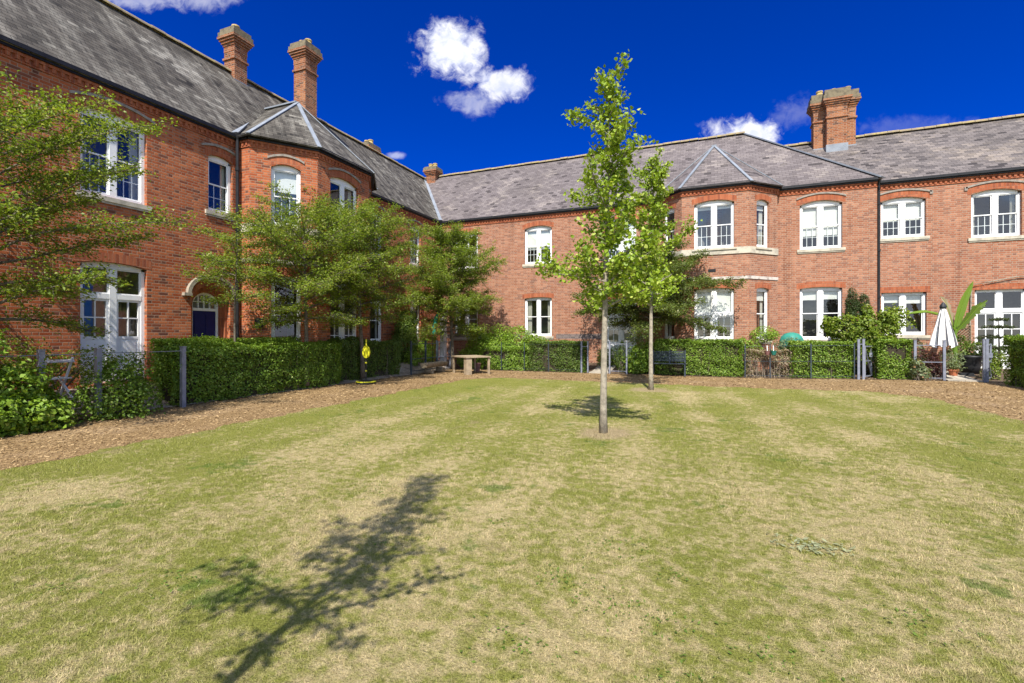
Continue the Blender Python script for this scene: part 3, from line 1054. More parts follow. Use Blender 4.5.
ZE = 7.5                                  # eaves
XL, YB, YR_ = -13.19, 22.25, 22.60        # left wall, back wall, right wing wall
XE = 5.99                                 # end of the back house
RLX, RBY, RZ = -16.45, 25.90, 11.28       # ridges
ov = 0.16


def down(p, e, dirx, diry, slope):        # eave point pushed out and down the slope
    return (p[0] + dirx * e, p[1] + diry * e, p[2] - slope * e)


# ---------------------------------------------------------------- left house
LH = thing('brick_house', (XL, 8.0, 0), 'long red brick house on the left with dark slate roof and arched navy door', 'house', 'brick houses round the lawn')
FL = Face((XL, 0), (0, 1))
hl = dict(big=(6.42, 7.82, 4.86, 6.91, .15), small=(9.44, 10.2, 5.15, 6.80, .10), french=(6.42, 7.82, .46, 3.32, .08),
          a1=(16.5, 17.4, 1.30, 3.12, .08), a2=(16.5, 17.4, 5.0, 6.86, .10), b1=(19.5, 20.4, 1.30, 3.12, .08), b2=(19.5, 20.4, 5.0, 6.86, .10))
door_h = (8.95, 10.12, .42, 2.98, .52, True, .34)
mb = MB()
wall_face(mb, FL, -6, YB, -.2, ZE, [*hl.values(), door_h])
xb = -19.71
mb.quad((XL, -6, -.2), (XL, -6, ZE), (RLX, -6, RZ), (xb, -6, ZE), (xb, -6, -.2))
mb.quad((xb, -6, -.2), (xb, -6, ZE), (xb, 29.55, ZE), (xb, 29.55, -.2))
mb.quad((xb, 29.55, -.2), (xb, 29.55, ZE), (XL, 29.55, ZE), (XL, 29.55, -.2))
mb.build('wall', BRICK_L, LH)

sl = (RZ - ZE) / (XL - RLX)
sb = (RZ - ZE) / (RBY - YB)
EL = down((XL, 0, ZE + .19), ov, 1, 0, sl)
EB = down((0, YB, ZE + .19), ov, 0, -1, sb)
VAL0 = (EL[0], EB[1], EL[2])
RC = (RLX, RBY, RZ + .06)
mb = MB()
slab(mb, [(EL[0], -6.2, EL[2]), VAL0, RC, (RLX, -6.2, RZ + .06)])
slab(mb, [(RLX, -6.2, RZ + .06), RC, (xb - ov, 29.7, EL[2]), (xb - ov, -6.2, EL[2])])
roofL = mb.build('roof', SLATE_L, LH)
ridge(LH, [((RLX, -6.2, RZ + .09), (RLX, RBY, RZ + .09))])

# canted bay on the left house
def bay_pts(F, uc, half, flare, ret, proj):
    """plan of a bay: list of (u,n) from left wall junction to right"""
    return [(uc - half - flare, 0), (uc - half - flare, ret), (uc - half, proj), (uc + half, proj), (uc + half + flare, ret), (uc + half + flare, 0)]


def make_bay(parent, F, plan, holes, brickmat, slatemat, zap, nap, nback):
    """holes: dict side index -> list of (h, kwargs, arch, hood)"""
    P = [F.p(u, n, 0) for u, n in plan]
    faces = []
    mb = MB()
    for k in range(5):
        a, b = P[k], P[k + 1]
        fc = Face((a.x, a.y), (b - a))
        L = (b - a).length
        faces.append((fc, L))
        wall_face(mb, fc, 0, L, -.2, ZE, [h[0] for h in holes.get(k, [])])
    mb.build('bay_wall', brickmat, parent)
    for k in range(5):
        for h, kw, hood in holes.get(k, []):
            fc = faces[k][0]
            window(parent, fc, h, **kw)
            arch_brick(parent, fc, h, ext=.09)
            if hood:
                hood_course(parent, fc, h, ext=.10)
    bd, ll = MB(), MB()
    zt = min(h[0][2] for v in holes.values() for h in v if h[0][2] > 4.0) - .004
    for k in range(5):
        fc, L = faces[k]
        e = .014 if k in (1, 2, 3) else 0
        fbox(bd, fc, -e, L + e, -.02, .035, zt - .26, zt)
        for h in holes.get(k, []):
            if h[0][2] > 4.0:
                fbox(bd, fc, h[0][0] - .09, h[0][1] + .09, -.02, .075, zt - .085, zt - .006)
        fbox(ll, fc, -e, L + e, -.02, .03, 3.78, 3.90)
    bd.build('stone_band', STONE, parent)
    ll.build('string_course', LIMEBAND, parent)
    eaves(parent, [(faces[k][0], -.035 if k in (1, 2, 3) else 0, faces[k][1] + (.035 if k in (1, 2, 3) else .0)) for k in range(5)], ZE)
    # roof facets
    uc = (plan[2][0] + plan[3][0]) / 2
    ap = F.p(uc, nap, zap)
    bk = F.p(uc, nback, zap)
    def out(k):                            # eave corner pushed outward from the bay centre
        u, n = plan[k]
        return F.p(u + (u - uc) * 0.075, n + (.18 if n > 0 else 0), ZE + .02)
    E = [out(k) for k in range(6)]
    wl = F.p(plan[0][0] - .12, -.6, ZE + .02)
    wr = F.p(plan[5][0] + .12, -.6, ZE + .02)
    rf = MB()
    slab(rf, [E[1], E[2], ap], .05)
    slab(rf, [E[2], E[3], ap], .05)
    slab(rf, [E[3], E[4], ap], .05)
    slab(rf, [wl, E[1], ap, bk], .05)
    slab(rf, [E[4], wr, bk, ap], .05)
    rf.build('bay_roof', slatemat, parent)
    for k in (1, 2, 3, 4):
        strip(parent, E[k], ap, .13, .03, .012)
    strip(parent, bk, ap, .20, .05, .02)
    return faces, wl, wr, bk


bplanL = [(10.38, 0), (10.38, .48), (11.90, 1.64), (14.42, 1.64), (15.94, .48), (15.94, 0)]
hbl = {1: [((.58, 1.42, 4.95, 6.86, .12), dict(style='sash_bars', lights=1, blind=.40, sill=None), True),
           ((.58, 1.42, 1.05, 3.40, .10), dict(style='sash', lights=1, sill='stone'), False)],
       2: [((.56, 1.94, 4.95, 6.93, .15), dict(style='sash_bars', curtain=.16, sill=None), True),
           ((.56, 1.94, .80, 3.40, .10), dict(style='casement', mid=.58, sill='stone'), False)],
       3: [((.5, 1.3, 4.95, 6.86, .12), dict(style='sash_bars', lights=1, sill=None), True)]}
_, wl, wr, bk = make_bay(LH, FL, bplanL, hbl, BRICK_L, SLATE_L, 9.96, -.52, -2.35)
strip(LH, FL.p(10.2, .10, ZE + .08), bk, .16, .04, .05)
strip(LH, FL.p(16.1, .10, ZE + .08), bk, .16, .04, .05)
strip(LH, VAL0, RC, .30, .05, .03)
eaves(LH, [(FL, -6, 10.36), (FL, 15.96, YB - .17)], ZE)
window(LH, FL, hl['big'], 'sash_bars', 2, curtain=.20)
window(LH, FL, hl['small'], 'sash_bars', 1, curtain=.14)
window(LH, FL, hl['french'], 'french', 2, sill=None, solid_low=.95, mid=.745)
window(LH, FL, hl['a1'], 'sash', 1, curtain=.12)
window(LH, FL, hl['a2'], 'sash_bars', 1, blind=.2)
window(LH, FL, hl['b1'], 'sash', 1, blind=.15)
window(LH, FL, hl['b2'], 'sash_bars', 1, curtain=.14)
for k in hl:
    arch_brick(LH, FL, hl[k])
    if k in ('big', 'small', 'a2', 'b2'):
        hood_course(LH, FL, hl[k])
pipe(LH, -13.05, 10.25, .2, ZE - .05)
pipe(LH, -13.05, 22.10, .2, ZE - .05)

# arched front door with its moulded brick orders and stone hood
mb = MB()
for i, (uo, n_out, n_in) in enumerate(((.0, -.12, -.33), (.085, -.20, -.335))):
    a0, a1 = door_h[0] + uo, door_h[1] - uo
    b0, b1 = a0 + .085, a1 - .085
    zs_ = door_h[3] - door_h[4]
    oc = rarc(a0, a1, zs_, door_h[4] - uo)
    ic = rarc(b0, b1, zs_, door_h[4] - uo - .085)
    fbox(mb, FL, a0, b0, n_in, n_out, .42, zs_)
    fbox(mb, FL, b1, a1, n_in, n_out, .42, zs_)
    for k in range(len(oc) - 1):
        (ua, za), (ub, zb), (uc, zc), (ud, zd) = oc[k], oc[k + 1], ic[k + 1], ic[k]
        mb.hexa([FL.p(ua, n_out, za), FL.p(ud, n_out, zd), FL.p(uc, n_out, zc), FL.p(ub, n_out, zb)],
                [FL.p(ua, n_in, za), FL.p(ud, n_in, zd), FL.p(uc, n_in, zc), FL.p(ub, n_in, zb)])
mb.build('door_surround', RUBBED, LH)
du0, du1 = door_h[0] + .17, door_h[1] - .17
zs_ = door_h[3] - door_h[4]
dz = door_h[4] - .17
loc = FL.p((du0 + du1) / 2, -.30, .42)
mb = MB()
fbox(mb, FL, du0 + .07, du1 - .07, -.36, -.31, .43, 2.28)
for a, b in ((du0 + .13, (du0 + du1) / 2 - .04), ((du0 + du1) / 2 + .04, du1 - .13)):
    for c, d in ((.60, 1.10), (1.22, 2.18)):
        fbox(mb, FL, a, b, -.312, -.295, c, d)
dr = mb.build('door', DOORBLUE, LH, loc)
hb = MB()
hb.tube([FL.p(du0 + .16, -.29, 1.42), FL.p(du0 + .16, -.25, 1.42)], .035, 10)
hb.build('door_knob', LEAD, dr, FL.p(du0 + .16, -.29, 1.42))
mb = MB()
fbox(mb, FL, du0, du0 + .07, -.36, -.29, .42, zs_)
fbox(mb, FL, du1 - .07, du1, -.36, -.29, .42, zs_)
fbox(mb, FL, du0 + .07, du1 - .07, -.36, -.285, 2.28, 2.36)
oc = rarc(du0, du1, zs_, dz)
ic = rarc(du0 + .07, du1 - .07, zs_, dz - .06)
for k in range(len(oc) - 1):
    (ua, za), (ub, zb), (uc, zc), (ud, zd) = oc[k], oc[k + 1], ic[k + 1], ic[k]
    mb.hexa([FL.p(ua, -.29, za), FL.p(ud, -.29, zd), FL.p(uc, -.29, zc), FL.p(ub, -.29, zb)],
            [FL.p(ua, -.36, za), FL.p(ud, -.36, zd), FL.p(uc, -.36, zc), FL.p(ub, -.36, zb)])
for t in (.25, .5, .75):
    u = du0 + .07 + (du1 - du0 - .14) * t
    fbox(mb, FL, u - .012, u + .012, -.34, -.30, 2.36, zs_ + (dz - .07) * math.sin(math.acos(abs(2 * t - 1))))
fbox(mb, FL, du0 + .07, du1 - .07, -.335, -.305, 2.53, 2.55)
ff = mb.build('fanlight', WHITE, LH, loc)
mb = MB()
cv = rarc(du0 + .02, du1 - .02, zs_, dz - .02)
mb.quad(FL.p(du0 + .02, -.33, 2.3), FL.p(du1 - .02, -.33, 2.3), *[FL.p(u, -.33, z) for u, z in reversed(cv)])
mb.build('pane', GLASS, ff, loc)
mb = MB()
fbox(mb, FL, du0 - .1, du1 + .1, -1.2, -.42, .3, 3.2)
mb.build('room_interior', ROOM, ff, loc)
mb = MB()
oc = rarc(8.80, 10.27, 2.74, .56)
ic = rarc(8.90, 10.17, 2.74, .47)
for k in range(len(oc) - 1):
    (ua, za), (ub, zb), (uc, zc), (ud, zd) = oc[k], oc[k + 1], ic[k + 1], ic[k]
    mb.hexa([FL.p(ua, .10, za), FL.p(ud, .10, zd), FL.p(uc, .10, zc), FL.p(ub, .10, zb)],
            [FL.p(ua, -.02, za), FL.p(ud, -.02, zd), FL.p(uc, -.02, zc), FL.p(ub, -.02, zb)])
fbox(mb, FL, 8.70, 8.91, -.02, .115, 2.66, 2.742)
fbox(mb, FL, 10.16, 10.35, -.02, .115, 2.66, 2.742)
mb.build('door_hood', HOODSTONE, LH)
mb = MB()
oc = rarc(8.90, 10.17, 2.46, .77)
ic = rarc(8.955, 10.115, 2.46, .525)
for k in range(len(oc) - 1):
    (ua, za), (ub, zb), (uc, zc), (ud, zd) = oc[k], oc[k + 1], ic[k + 1], ic[k]
    mb.hexa([FL.p(ua, .006, za), FL.p(ud, .006, zd), FL.p(uc, .006, zc), FL.p(ub, .006, zb)],
            [FL.p(ua, -.02, za), FL.p(ud, -.02, zd), FL.p(uc, -.02, zc), FL.p(ub, -.02, zb)])
mb.build('door_arch', RUBBED, LH)
mb = MB()
for x0 in (0,):
    mb.box(XL - .02, XL + .55, 8.85, 10.25, .25, .42)
mb.build('doorstep', STONE, LH)
mb = MB()
c = Vector((-12.52, 10.55, 1.95))
mb.lathe(c, [(.03, -.16), (.11, -.12), (.13, .0), (.11, .12), (.03, .16)], 12)
mb.build('wall_light', BLACKPOT, LH)

chimney(LH, -16.45, 12.85, [(-.27, .27, -.26, .26)], 10.9, 13.05, 1, .40)
chimney(LH, -15.50, 15.30, [(-.31, .31, -.31, .31)], 9.9, 13.66, 2, .40)
chimney(LH, -16.75, 20.9, [(-.24, .24, -.36, .36)], 10.6, 11.80, 2, .3)

# ---------------------------------------------------------------- back house
BH = thing('brick_house', (-3, YB, 0), 'red brick house across the back with purple slate roof, central canted bay and hipped end', 'house', 'brick houses round the lawn')
FB = Face((0, YB), (1, 0))
hbk = dict(c1=(-12.3, -10.95, 1.45, 3.34, .06), c2=(-12.3, -10.95, 5.02, 6.90, .14), d1=(-8.38, -6.98, 1.52, 3.42, .06), d2=(-8.38, -6.98, 5.06, 6.92, .14),
           e1=(-4.38, -2.98, .32, 3.25, .06), e2=(-4.38, -2.98, 5.02, 6.92, .14), f1=(3.43, 4.87, 1.40, 3.48, .06), f2=(3.43, 4.87, 5.00, 6.92, .15))
mb = MB()
wall_face(mb, FB, XL, XE, -.2, ZE, list(hbk.values()))
mb.quad((XE, YB, -.2), (XE, 29.55, -.2), (XE, 29.55, ZE), (XE, YB, ZE))
mb.quad((XL, 29.55, -.2), (XL, 29.55, ZE), (XE, 29.55, ZE), (XE, 29.55, -.2))
mb.build('wall', BRICK_B, BH)
HP = (1.68, RBY, RZ + .06)
EC = (XE + .14, EB[1], EB[2])
mb = MB()
slab(mb, [VAL0, EC, HP, RC])
slab(mb, [RC, HP, (XE + .14, 29.7, EB[2]), (xb - ov, 29.7, EB[2])])
slab(mb, [EC, (XE + .14, 29.7, EB[2]), HP])
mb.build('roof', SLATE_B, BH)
ridge(BH, [((RLX, RBY, RZ + .09), (1.68, RBY, RZ + .09))])
strip(BH, EC, HP, .24, .05, .02)
bplan = [(-2.08, 0), (-2.08, .30), (-.98, 1.40), (1.50, 1.40), (2.60, .30), (2.60, 0)]
L2 = math.hypot(1.1, 1.1)
hbb = {1: [((.42, 1.12, 5.05, 6.94, .10), dict(style='sash_bars', lights=1, sill=None), False),
           ((.42, 1.12, 1.40, 3.45, .06), dict(style='sash', lights=1, curtain=.13), False)],
       2: [((.48, 1.95, 5.05, 6.98, .13), dict(style='sash_bars', blind=.10, sill=None), False),
           ((.48, 1.95, 1.38, 3.46, .06), dict(style='casement', mid=.50, blind=.46), False)],
       3: [((.40, 1.10, 5.05, 6.94, .10), dict(style='sash_bars', lights=1, blind=.12, curtain=.2, sill=None), False),
           ((.40, 1.10, 1.40, 3.45, .06), dict(style='sash', lights=1, blind=.22, curtain=.13), False)]}
_, wl, wr, bk2 = make_bay(BH, FB, bplan, hbb, BRICK_B, SLATE_B, 9.83, -.50, -2.25)
strip(BH, FB.p(-2.22, .10, ZE + .02), bk2, .20, .05, .05)
strip(BH, FB.p(2.74, .10, ZE + .02), bk2, .20, .05, .05)
eaves(BH, [(FB, XL + .17, -2.10), (FB, 2.62, XE)], ZE)
window(BH, FB, hbk['c1'], 'sash', 2, curtain=.15)
window(BH, FB, hbk['c2'], 'sash_bars', 2, curtain=.2)
window(BH, FB, hbk['d1'], 'sash', 2, curtain=.24)
window(BH, FB, hbk['d2'], 'sash_bars', 2, blind=.58)
window(BH, FB, hbk['e1'], 'french', 2, sill=None, solid_low=.80, mid=.76)
window(BH, FB, hbk['e2'], 'sash_bars', 2, blind=.75)
window(BH, FB, hbk['f1'], 'sash', 2, blind=.20)
window(BH, FB, hbk['f2'], 'sash_bars', 2, blind=.72)
for k in hbk:
    arch_brick(BH, FB, hbk[k])
hood_course(BH, FB, hbk['f2'], ext=.12)
mb = MB()
fbox(mb, FB, XL + .1, -8.6, -.02, .006, 1.40, 1.62)
fbox(mb, FB, -6.76, -4.5, -.02, .006, 1.40, 1.62)
mb.build('plinth_band', DARKBAND, BH)
mb = MB()
fc = Face((-.98, YB - 1.40), (1, 0))
fbox(mb, fc, 1.0, 1.28, -.02, .012, 4.10, 4.22)
mb.build('air_brick', GUTTER, BH)
chimney(BH, -15.75, 25.75, [(-.30, .30, -.26, .26)], 10.7, 12.0, 2, .32)
chimney(BH, -10.9, 26.6, [(-.25, .25, -.2, .2)], 10.6, 11.55, 1, .25)

# ---------------------------------------------------------------- right wing
RH = thing('brick_house', (10, YR_, 0), 'red brick house at the right with grey-brown slate roof and big clustered chimney', 'house', 'brick houses round the lawn')
FR = Face((0, YR_), (1, 0))
hr = dict(w1=(6.20, 7.60, 5.30, 6.84, .13), w2=(8.92, 10.32, 5.12, 6.84, .13), g1=(6.22, 7.62, 1.58, 3.20, .0), g2=(9.02, 10.46, .36, 3.22, .0),
          w3=(12.2, 13.6, 5.12, 6.90, .13), g3=(12.2, 13.6, 1.58, 3.20, .0))
mb = MB()
wall_face(mb, FR, XE + .003, 18, -.2, ZE - .05, list(hr.values()))
mb.quad((18, YR_, -.2), (18, 29.9, -.2), (18, 29.9, ZE - .05), (18, 26.25, 10.5), (18, YR_, ZE - .05))
mb.quad((6, 29.9, -.2), (6, 29.9, ZE - .05), (18, 29.9, ZE - .05), (18, 29.9, -.2))
mb.build('wall', BRICK_R, RH)
RZ2 = 10.55
s2 = (RZ2 - ZE) / 3.65
ey, ez = YR_ - ov, ZE + .12 - s2 * ov
mb = MB()
slab(mb, [(XE + .16, ey, ez), (18.2, ey, ez), (18.2, 26.25, RZ2), (2.65, 26.25, RZ2)])
slab(mb, [(2.65, 26.25, RZ2), (18.2, 26.25, RZ2), (18.2, 30.05, ez), (XE + .16, 30.05, ez)])
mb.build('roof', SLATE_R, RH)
ridge(RH, [((2.7, 26.25, RZ2 + .04), (18.2, 26.25, RZ2 + .04))])
eaves(RH, [(FR, XE + .16, 18)], ZE - .06)
window(RH, FR, hr['w1'], 'sash_bars', 2, blind=.55)
window(RH, FR, hr['w2'], 'sash_bars', 2, curtain=.16)
window(RH, FR, hr['g1'], 'sash', 2, blind=.22, mid=.52)
window(RH, FR, hr['g2'], 'french', 2, sill=None, solid_low=.70, mid=.74)
window(RH, FR, hr['w3'], 'sash_bars', 2, blind=.3)
window(RH, FR, hr['g3'], 'sash', 2, curtain=.15)
for k in hr:
    arch_brick(RH, FR, hr[k])
    if k[0] == 'w':
        hood_course(RH, FR, hr[k], drop=.07, ext=.16)
pipe(RH, XE + .12, YR_ - .08, .3, ZE - .10)
chimney(RH, 5.30, 25.75, [(-.80, -.36, -.10, .45), (-.352, .42, -.46, .38), (.428, .82, -.10, .45)], 9.95, 12.62, 3, .5)

# ---------------------------------------------------------------- vegetation kit
def nrm(v):
    return v / (np.linalg.norm(v, axis=1, keepdims=True) + 1e-9)


def leaves(name, P, N, size, mat, parent=None, loc=None, aspect=0.6, fold=0.18, axis=None):
    """one folded diamond leaf per point; N = leaf normal"""
    n = len(P)
    N = nrm(N)
    A = rng.normal(size=(n, 3)) if axis is None else axis + rng.normal(size=(n, 3)) * 0.45
    A = nrm(A - N * np.sum(A * N, 1, keepdims=True))
    S = np.cross(N, A)
    s = (size * rng.uniform(0.65, 1.25, n))[:, None]
    b = P - A * s * .5
    t = P + A * s * .5 - N * s * .12
    l = P + S * s * aspect * .5 + N * s * fold
    r = P - S * s * aspect * .5 + N * s * fold
    V = np.stack([b, r, t, l], 1).reshape(-1, 3)
    return np_mesh(name, V, np.arange(4 * n).reshape(-1, 4), mat, parent, loc)


def fan_leaves(name, P, N, size, mat, parent, loc):
    """ginkgo fans: narrow at the stalk, broad and notched at the rim"""
    n = len(P)
    N = nrm(N)
    A = rng.normal(size=(n, 3)) + np.array([0, 0, -.15])
    A = nrm(A - N * np.sum(A * N, 1, keepdims=True))
    S = np.cross(N, A)
    s = (size * rng.uniform(0.65, 1.25, n))[:, None]
    b = P - A * s * .5
    c1 = P + A * s * .15 + S * s * .62 + N * s * .1
    c2 = P + A * s * .48 + S * s * .22
    c3 = P + A * s * .48 - S * s * .22
    c4 = P + A * s * .15 - S * s * .62 + N * s * .1
    V = np.stack([b, c4, c3, c2, c1], 1).reshape(-1, 3)
    return np_mesh(name, V, np.arange(5 * n).reshape(-1, 5), mat, parent, loc)


def curve_pts(p, d, length, n, droop, wob):
    pts = [np.array(p, float)]
    d = np.array(d, float)
    d /= np.linalg.norm(d)
    for k in range(n):
        d = d + np.array([rng.normal() * wob, rng.normal() * wob, -droop / n + rng.normal() * wob * .5])
        d /= np.linalg.norm(d)
        pts.append(pts[-1] + d * length / n)
    return pts


def layered_tree(name, x, y, z0, height, spread, label, first=1.9, limbs=26, leafmat=None, leaf=0.06, dens=1.0, trunk_r=.07, lean=(0, 0), flat=1.0, group=None, prof=None, cut=None, vert=.26):
    root = thing(name, (x, y, z0), label, 'tree', group)
    tb = MB()
    tp = [Vector((x + lean[0] * t + .05 * math.sin(5 * t + x), y + lean[1] * t + .05 * math.cos(4 * t + y), z0 + t * height * .97)) for t in np.linspace(0, 1, 12)]
    tb.tube(tp, [trunk_r * (1.25 if k == 0 else 1) * (1 - .9 * k / 11) + .004 for k in range(12)], 9)
    LP, LN, LA = [], [], []
    ga = rng.uniform(0, 6)
    for i in range(limbs):
        f = (i + rng.uniform(-.3, .3)) / limbs
        f = min(max(f, 0), 1)
        h = first + (height - first) * (f ** 0.92) * .96
        k = (h / height) * 11
        p = tp[min(int(k), 10)].lerp(tp[min(int(k), 10) + 1], k - int(k)) if k < 11 else tp[11]
        ga += 2.4 + rng.uniform(-.4, .4)
        pr = prof(f) if prof else math.sin(math.pi * (.20 + .74 * f)) ** .65
        L = spread * pr * rng.uniform(.72, 1.12)
        rise = .16 + .75 * f + rng.uniform(-.18, .30)
        pts = curve_pts(p, (math.cos(ga), math.sin(ga), rise), L, 8, .32 * flat, .07)
        r0 = max(.010, trunk_r * .36 * (1 - .6 * f))
        tb.tube(pts, [r0 * (1 - .85 * q / 8) + .002 for q in range(9)], 5, cap=False)
        nsub = int(9 + 11 * L)
        for j in range(nsub):
            t = .12 + .88 * (j + rng.random()) / nsub
            q = t * 8
            a = pts[min(int(q), 7)]
            b = pts[min(int(q), 7) + 1]
            c = a + (b - a) * (q - int(min(q, 7)))
            dr = (b - a) / (np.linalg.norm(b - a) + 1e-9)
            sd_ = np.cross(dr, (0, 0, 1.0))
            sd_ /= np.linalg.norm(sd_) + 1e-9
            sg = 1 if j % 2 else -1
            dv = dr * rng.uniform(.35, .9) + sd_ * sg * rng.uniform(.5, 1.0) + np.array([0, 0, rng.normal() * vert + .08])
            l2 = (.20 + .34 * L * (1 - t * .75)) * rng.uniform(.5, 1.15)
            sp = curve_pts(c, dv, l2, 4, .18, .12)
            tb.tube(sp, [.007, .006, .005, .003, .002], 3, cap=False)
            nl = int(l2 * 95 * dens) + 8
            tt = rng.random(nl) ** .8 * 4
            idx = np.minimum(tt.astype(int), 3)
            spa = np.array(sp)
            base = spa[idx] + (spa[idx + 1] - spa[idx]) * (tt - idx)[:, None]
            jit = rng.normal(size=(nl, 3)) * np.array([.075, .075, .045])
            LP.append(base + jit)
            LN.append(np.array([0, 0, 1.0]) + rng.normal(size=(nl, 3)) * .50)
            LA.append(np.repeat(dv[None] / np.linalg.norm(dv), nl, 0))
    tb.build('trunk', BARK, root, smooth=True)
    P, N, A = np.concatenate(LP), np.concatenate(LN), np.concatenate(LA)
    if cut is not None:
        ok = cut(P)
        P, N, A = P[ok], N[ok], A[ok]
    leaves('crown', P, N, leaf, leafmat or LEAF_HORN, root, axis=A)
    return root


def ginkgo(x, y, height, first, label, seed, spread=.95, trunk_r=.066, nb=34, leaf=.062, group='young fan-leaved trees on the lawn', dens=1.0):
    global rng
    keep, rng = rng, np.random.default_rng(seed)
    root = thing('ginkgo_tree', (x, y, gz(x, y)), label, 'tree', group)
    tb = MB()
    tp = [Vector((x + .045 * math.sin(3.1 * t + seed) - .045 * math.sin(seed), y + .04 * math.cos(2.7 * t + seed) - .04 * math.cos(seed), t * height)) for t in np.linspace(0, 1, 16)]
    tp[0].z = -.05
    tb.tube(tp, [(trunk_r * (1.35 if k == 0 else 1.0) * (1 - .93 * (k / 15) ** 1.1) + .004) for k in range(16)], 10)
    LP = []
    ga = rng.uniform(0, 6)
    def cluster(path, step, r):
        for a, b in zip(path, path[1:]):
            a, b = np.array(a), np.array(b)
            m = max(1, int(np.linalg.norm(b - a) / step * dens + rng.random()))
            for _ in range(m):
                c = a + (b - a) * rng.random() + rng.normal(size=3) * .025
                LP.append(c + rng.normal(size=(int(rng.integers(3, 8)), 3)) * r * 1.25)
    for i in range(nb):
        f = min(max((i + rng.uniform(-.4, .4)) / nb, 0), 1)
        h = first + (height - first) * f * .97
        k = h / height * 15
        p = tp[min(int(k), 14)].lerp(tp[min(int(k), 14) + 1], k - int(k))
        ga += 2.4 + rng.uniform(-.6, .6)
        L = spread * (1.0 - .76 * f ** .85) * rng.uniform(.40, 1.25)
        if i % 7 == 5: L *= 1.45
        rise = rng.uniform(.15, .9) + .2 * f
        pts = curve_pts(p, (math.cos(ga), math.sin(ga), rise), L, 6, .05, .13)
        tb.tube(pts, [max(.005, .020 * (1 - .7 * f)) * (1 - .8 * q / 6) + .002 for q in range(7)], 5, cap=False)
        cluster(pts[1:], .055, .040)
        for s_ in range(int(1 + L * 4.5)):
            q = int(rng.integers(1, 6))
            dv = np.array([math.cos(ga + rng.normal() * .9), math.sin(ga + rng.normal() * .9), rng.uniform(.0, .9)])
            sp = curve_pts(pts[q], dv, L * rng.uniform(.2, .42), 3, .1, .12)
            tb.tube(sp, [.006, .005, .004, .002], 4, cap=False)
            cluster(sp, .055, .040)
    cluster([tp[k] for k in range(9, 16)], .11, .05)
    tb.build('trunk', BARKG, root, smooth=True)
    P = np.concatenate(LP)
    N = np.array([0, 0, .6]) + rng.normal(size=P.shape) * .8
    fan_leaves('crown', P, N, leaf, LEAF_GINK, root, None)
    rng = keep
    return root


def noise3(P, s):
    return (np.sin(P[:, 0] * s + 1.3 * np.sin(P[:, 1] * s * .7 + 1)) + np.sin(P[:, 1] * s * 1.1 + 1.7 * np.sin(P[:, 2] * s * .8)) + np.sin(P[:, 2] * s * 1.3 + P[:, 0] * s * .6)) / 3


def hedge(x0, x1, y0, y1, z0, z1, label, mat=None, dens=1900, leaf=.052, rough=.10, core=None, name='hedge', cat='hedge', group='clipped hedges round the gardens', slope=None, thin=0.0, rot=0.0):
    L = np.array([x0, y0, z0])
    H = np.array([x1, y1, z1])
    pts, nor = [], []
    dx, dy, dz = H - L
    for ax, sg, area in ((0, 1, dy * dz), (0, -1, dy * dz), (1, 1, dx * dz), (1, -1, dx * dz), (2, 1, dx * dy)):
        n = int(area * dens)
        p = L + (H - L) * rng.random((n, 3))
        p[:, ax] = H[ax] if sg > 0 else L[ax]
        nn = np.zeros((n, 3))
        nn[:, ax] = sg
        pts.append(p)
        nor.append(nn)
    P, N = np.concatenate(pts), np.concatenate(nor)
    if slope is not None:
        f = (P[:, 1] - y0) / max(dy, .01)
        P[:, 2] = z0 + (P[:, 2] - z0) * (1 + slope * f)
    # rounded shoulders
    for ax in (0, 1, 2):
        pass
    off = noise3(P, 2.2) * rough * .9 + noise3(P, 6.1) * rough * .75 + noise3(P, 15) * rough * .4 - .035 - np.abs(rng.normal(size=len(P))) * .055
    shoots = rng.random(len(P)) < .04
    off = off + shoots * rng.uniform(.02, .09, len(P))
    P = P + N * off[:, None]
    c = (L + H) / 2
    zc = (P[:, 2] - z0) / dz
    P[:, 0] = c[0] + (P[:, 0] - c[0]) * (1 - .10 * np.clip(zc - .8, 0, 1))
    if thin:
        ok = (noise3(P, 3.0) + rng.normal(size=len(P)) * .35) > -1 + 2 * thin * (1 - .5 * zc)
        P, N = P[ok], N[ok]
    LN = N * .75 + np.array([0, 0, .55]) + rng.normal(size=P.shape) * .6
    loc = (c[0], c[1], z0)
    h = leaves(name, P, LN, leaf, mat or LEAF_HEDGE, None, loc, aspect=.68)
    tag(h, label, cat, group)
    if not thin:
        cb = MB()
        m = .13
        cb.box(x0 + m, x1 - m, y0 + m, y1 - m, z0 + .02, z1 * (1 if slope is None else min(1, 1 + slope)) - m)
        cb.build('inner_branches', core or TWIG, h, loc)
    sb_ = MB()
    n = int((dx + dy) * (22 if thin else 7))
    for _ in range(n):
        a = Vector((rng.uniform(x0 + .05, x1 - .05), rng.uniform(y0 + .05, y1 - .05), z0 - .03))
        b = a + Vector((rng.normal() * .06, rng.normal() * .06, dz * rng.uniform(.6, .95)))
        sb_.tube([a, (a + b) / 2 + Vector((rng.normal() * .03, rng.normal() * .03, 0)), b], [.014, .009, .004], 5)
    sb_.build('stem', core or BARK, h, loc)
    return h


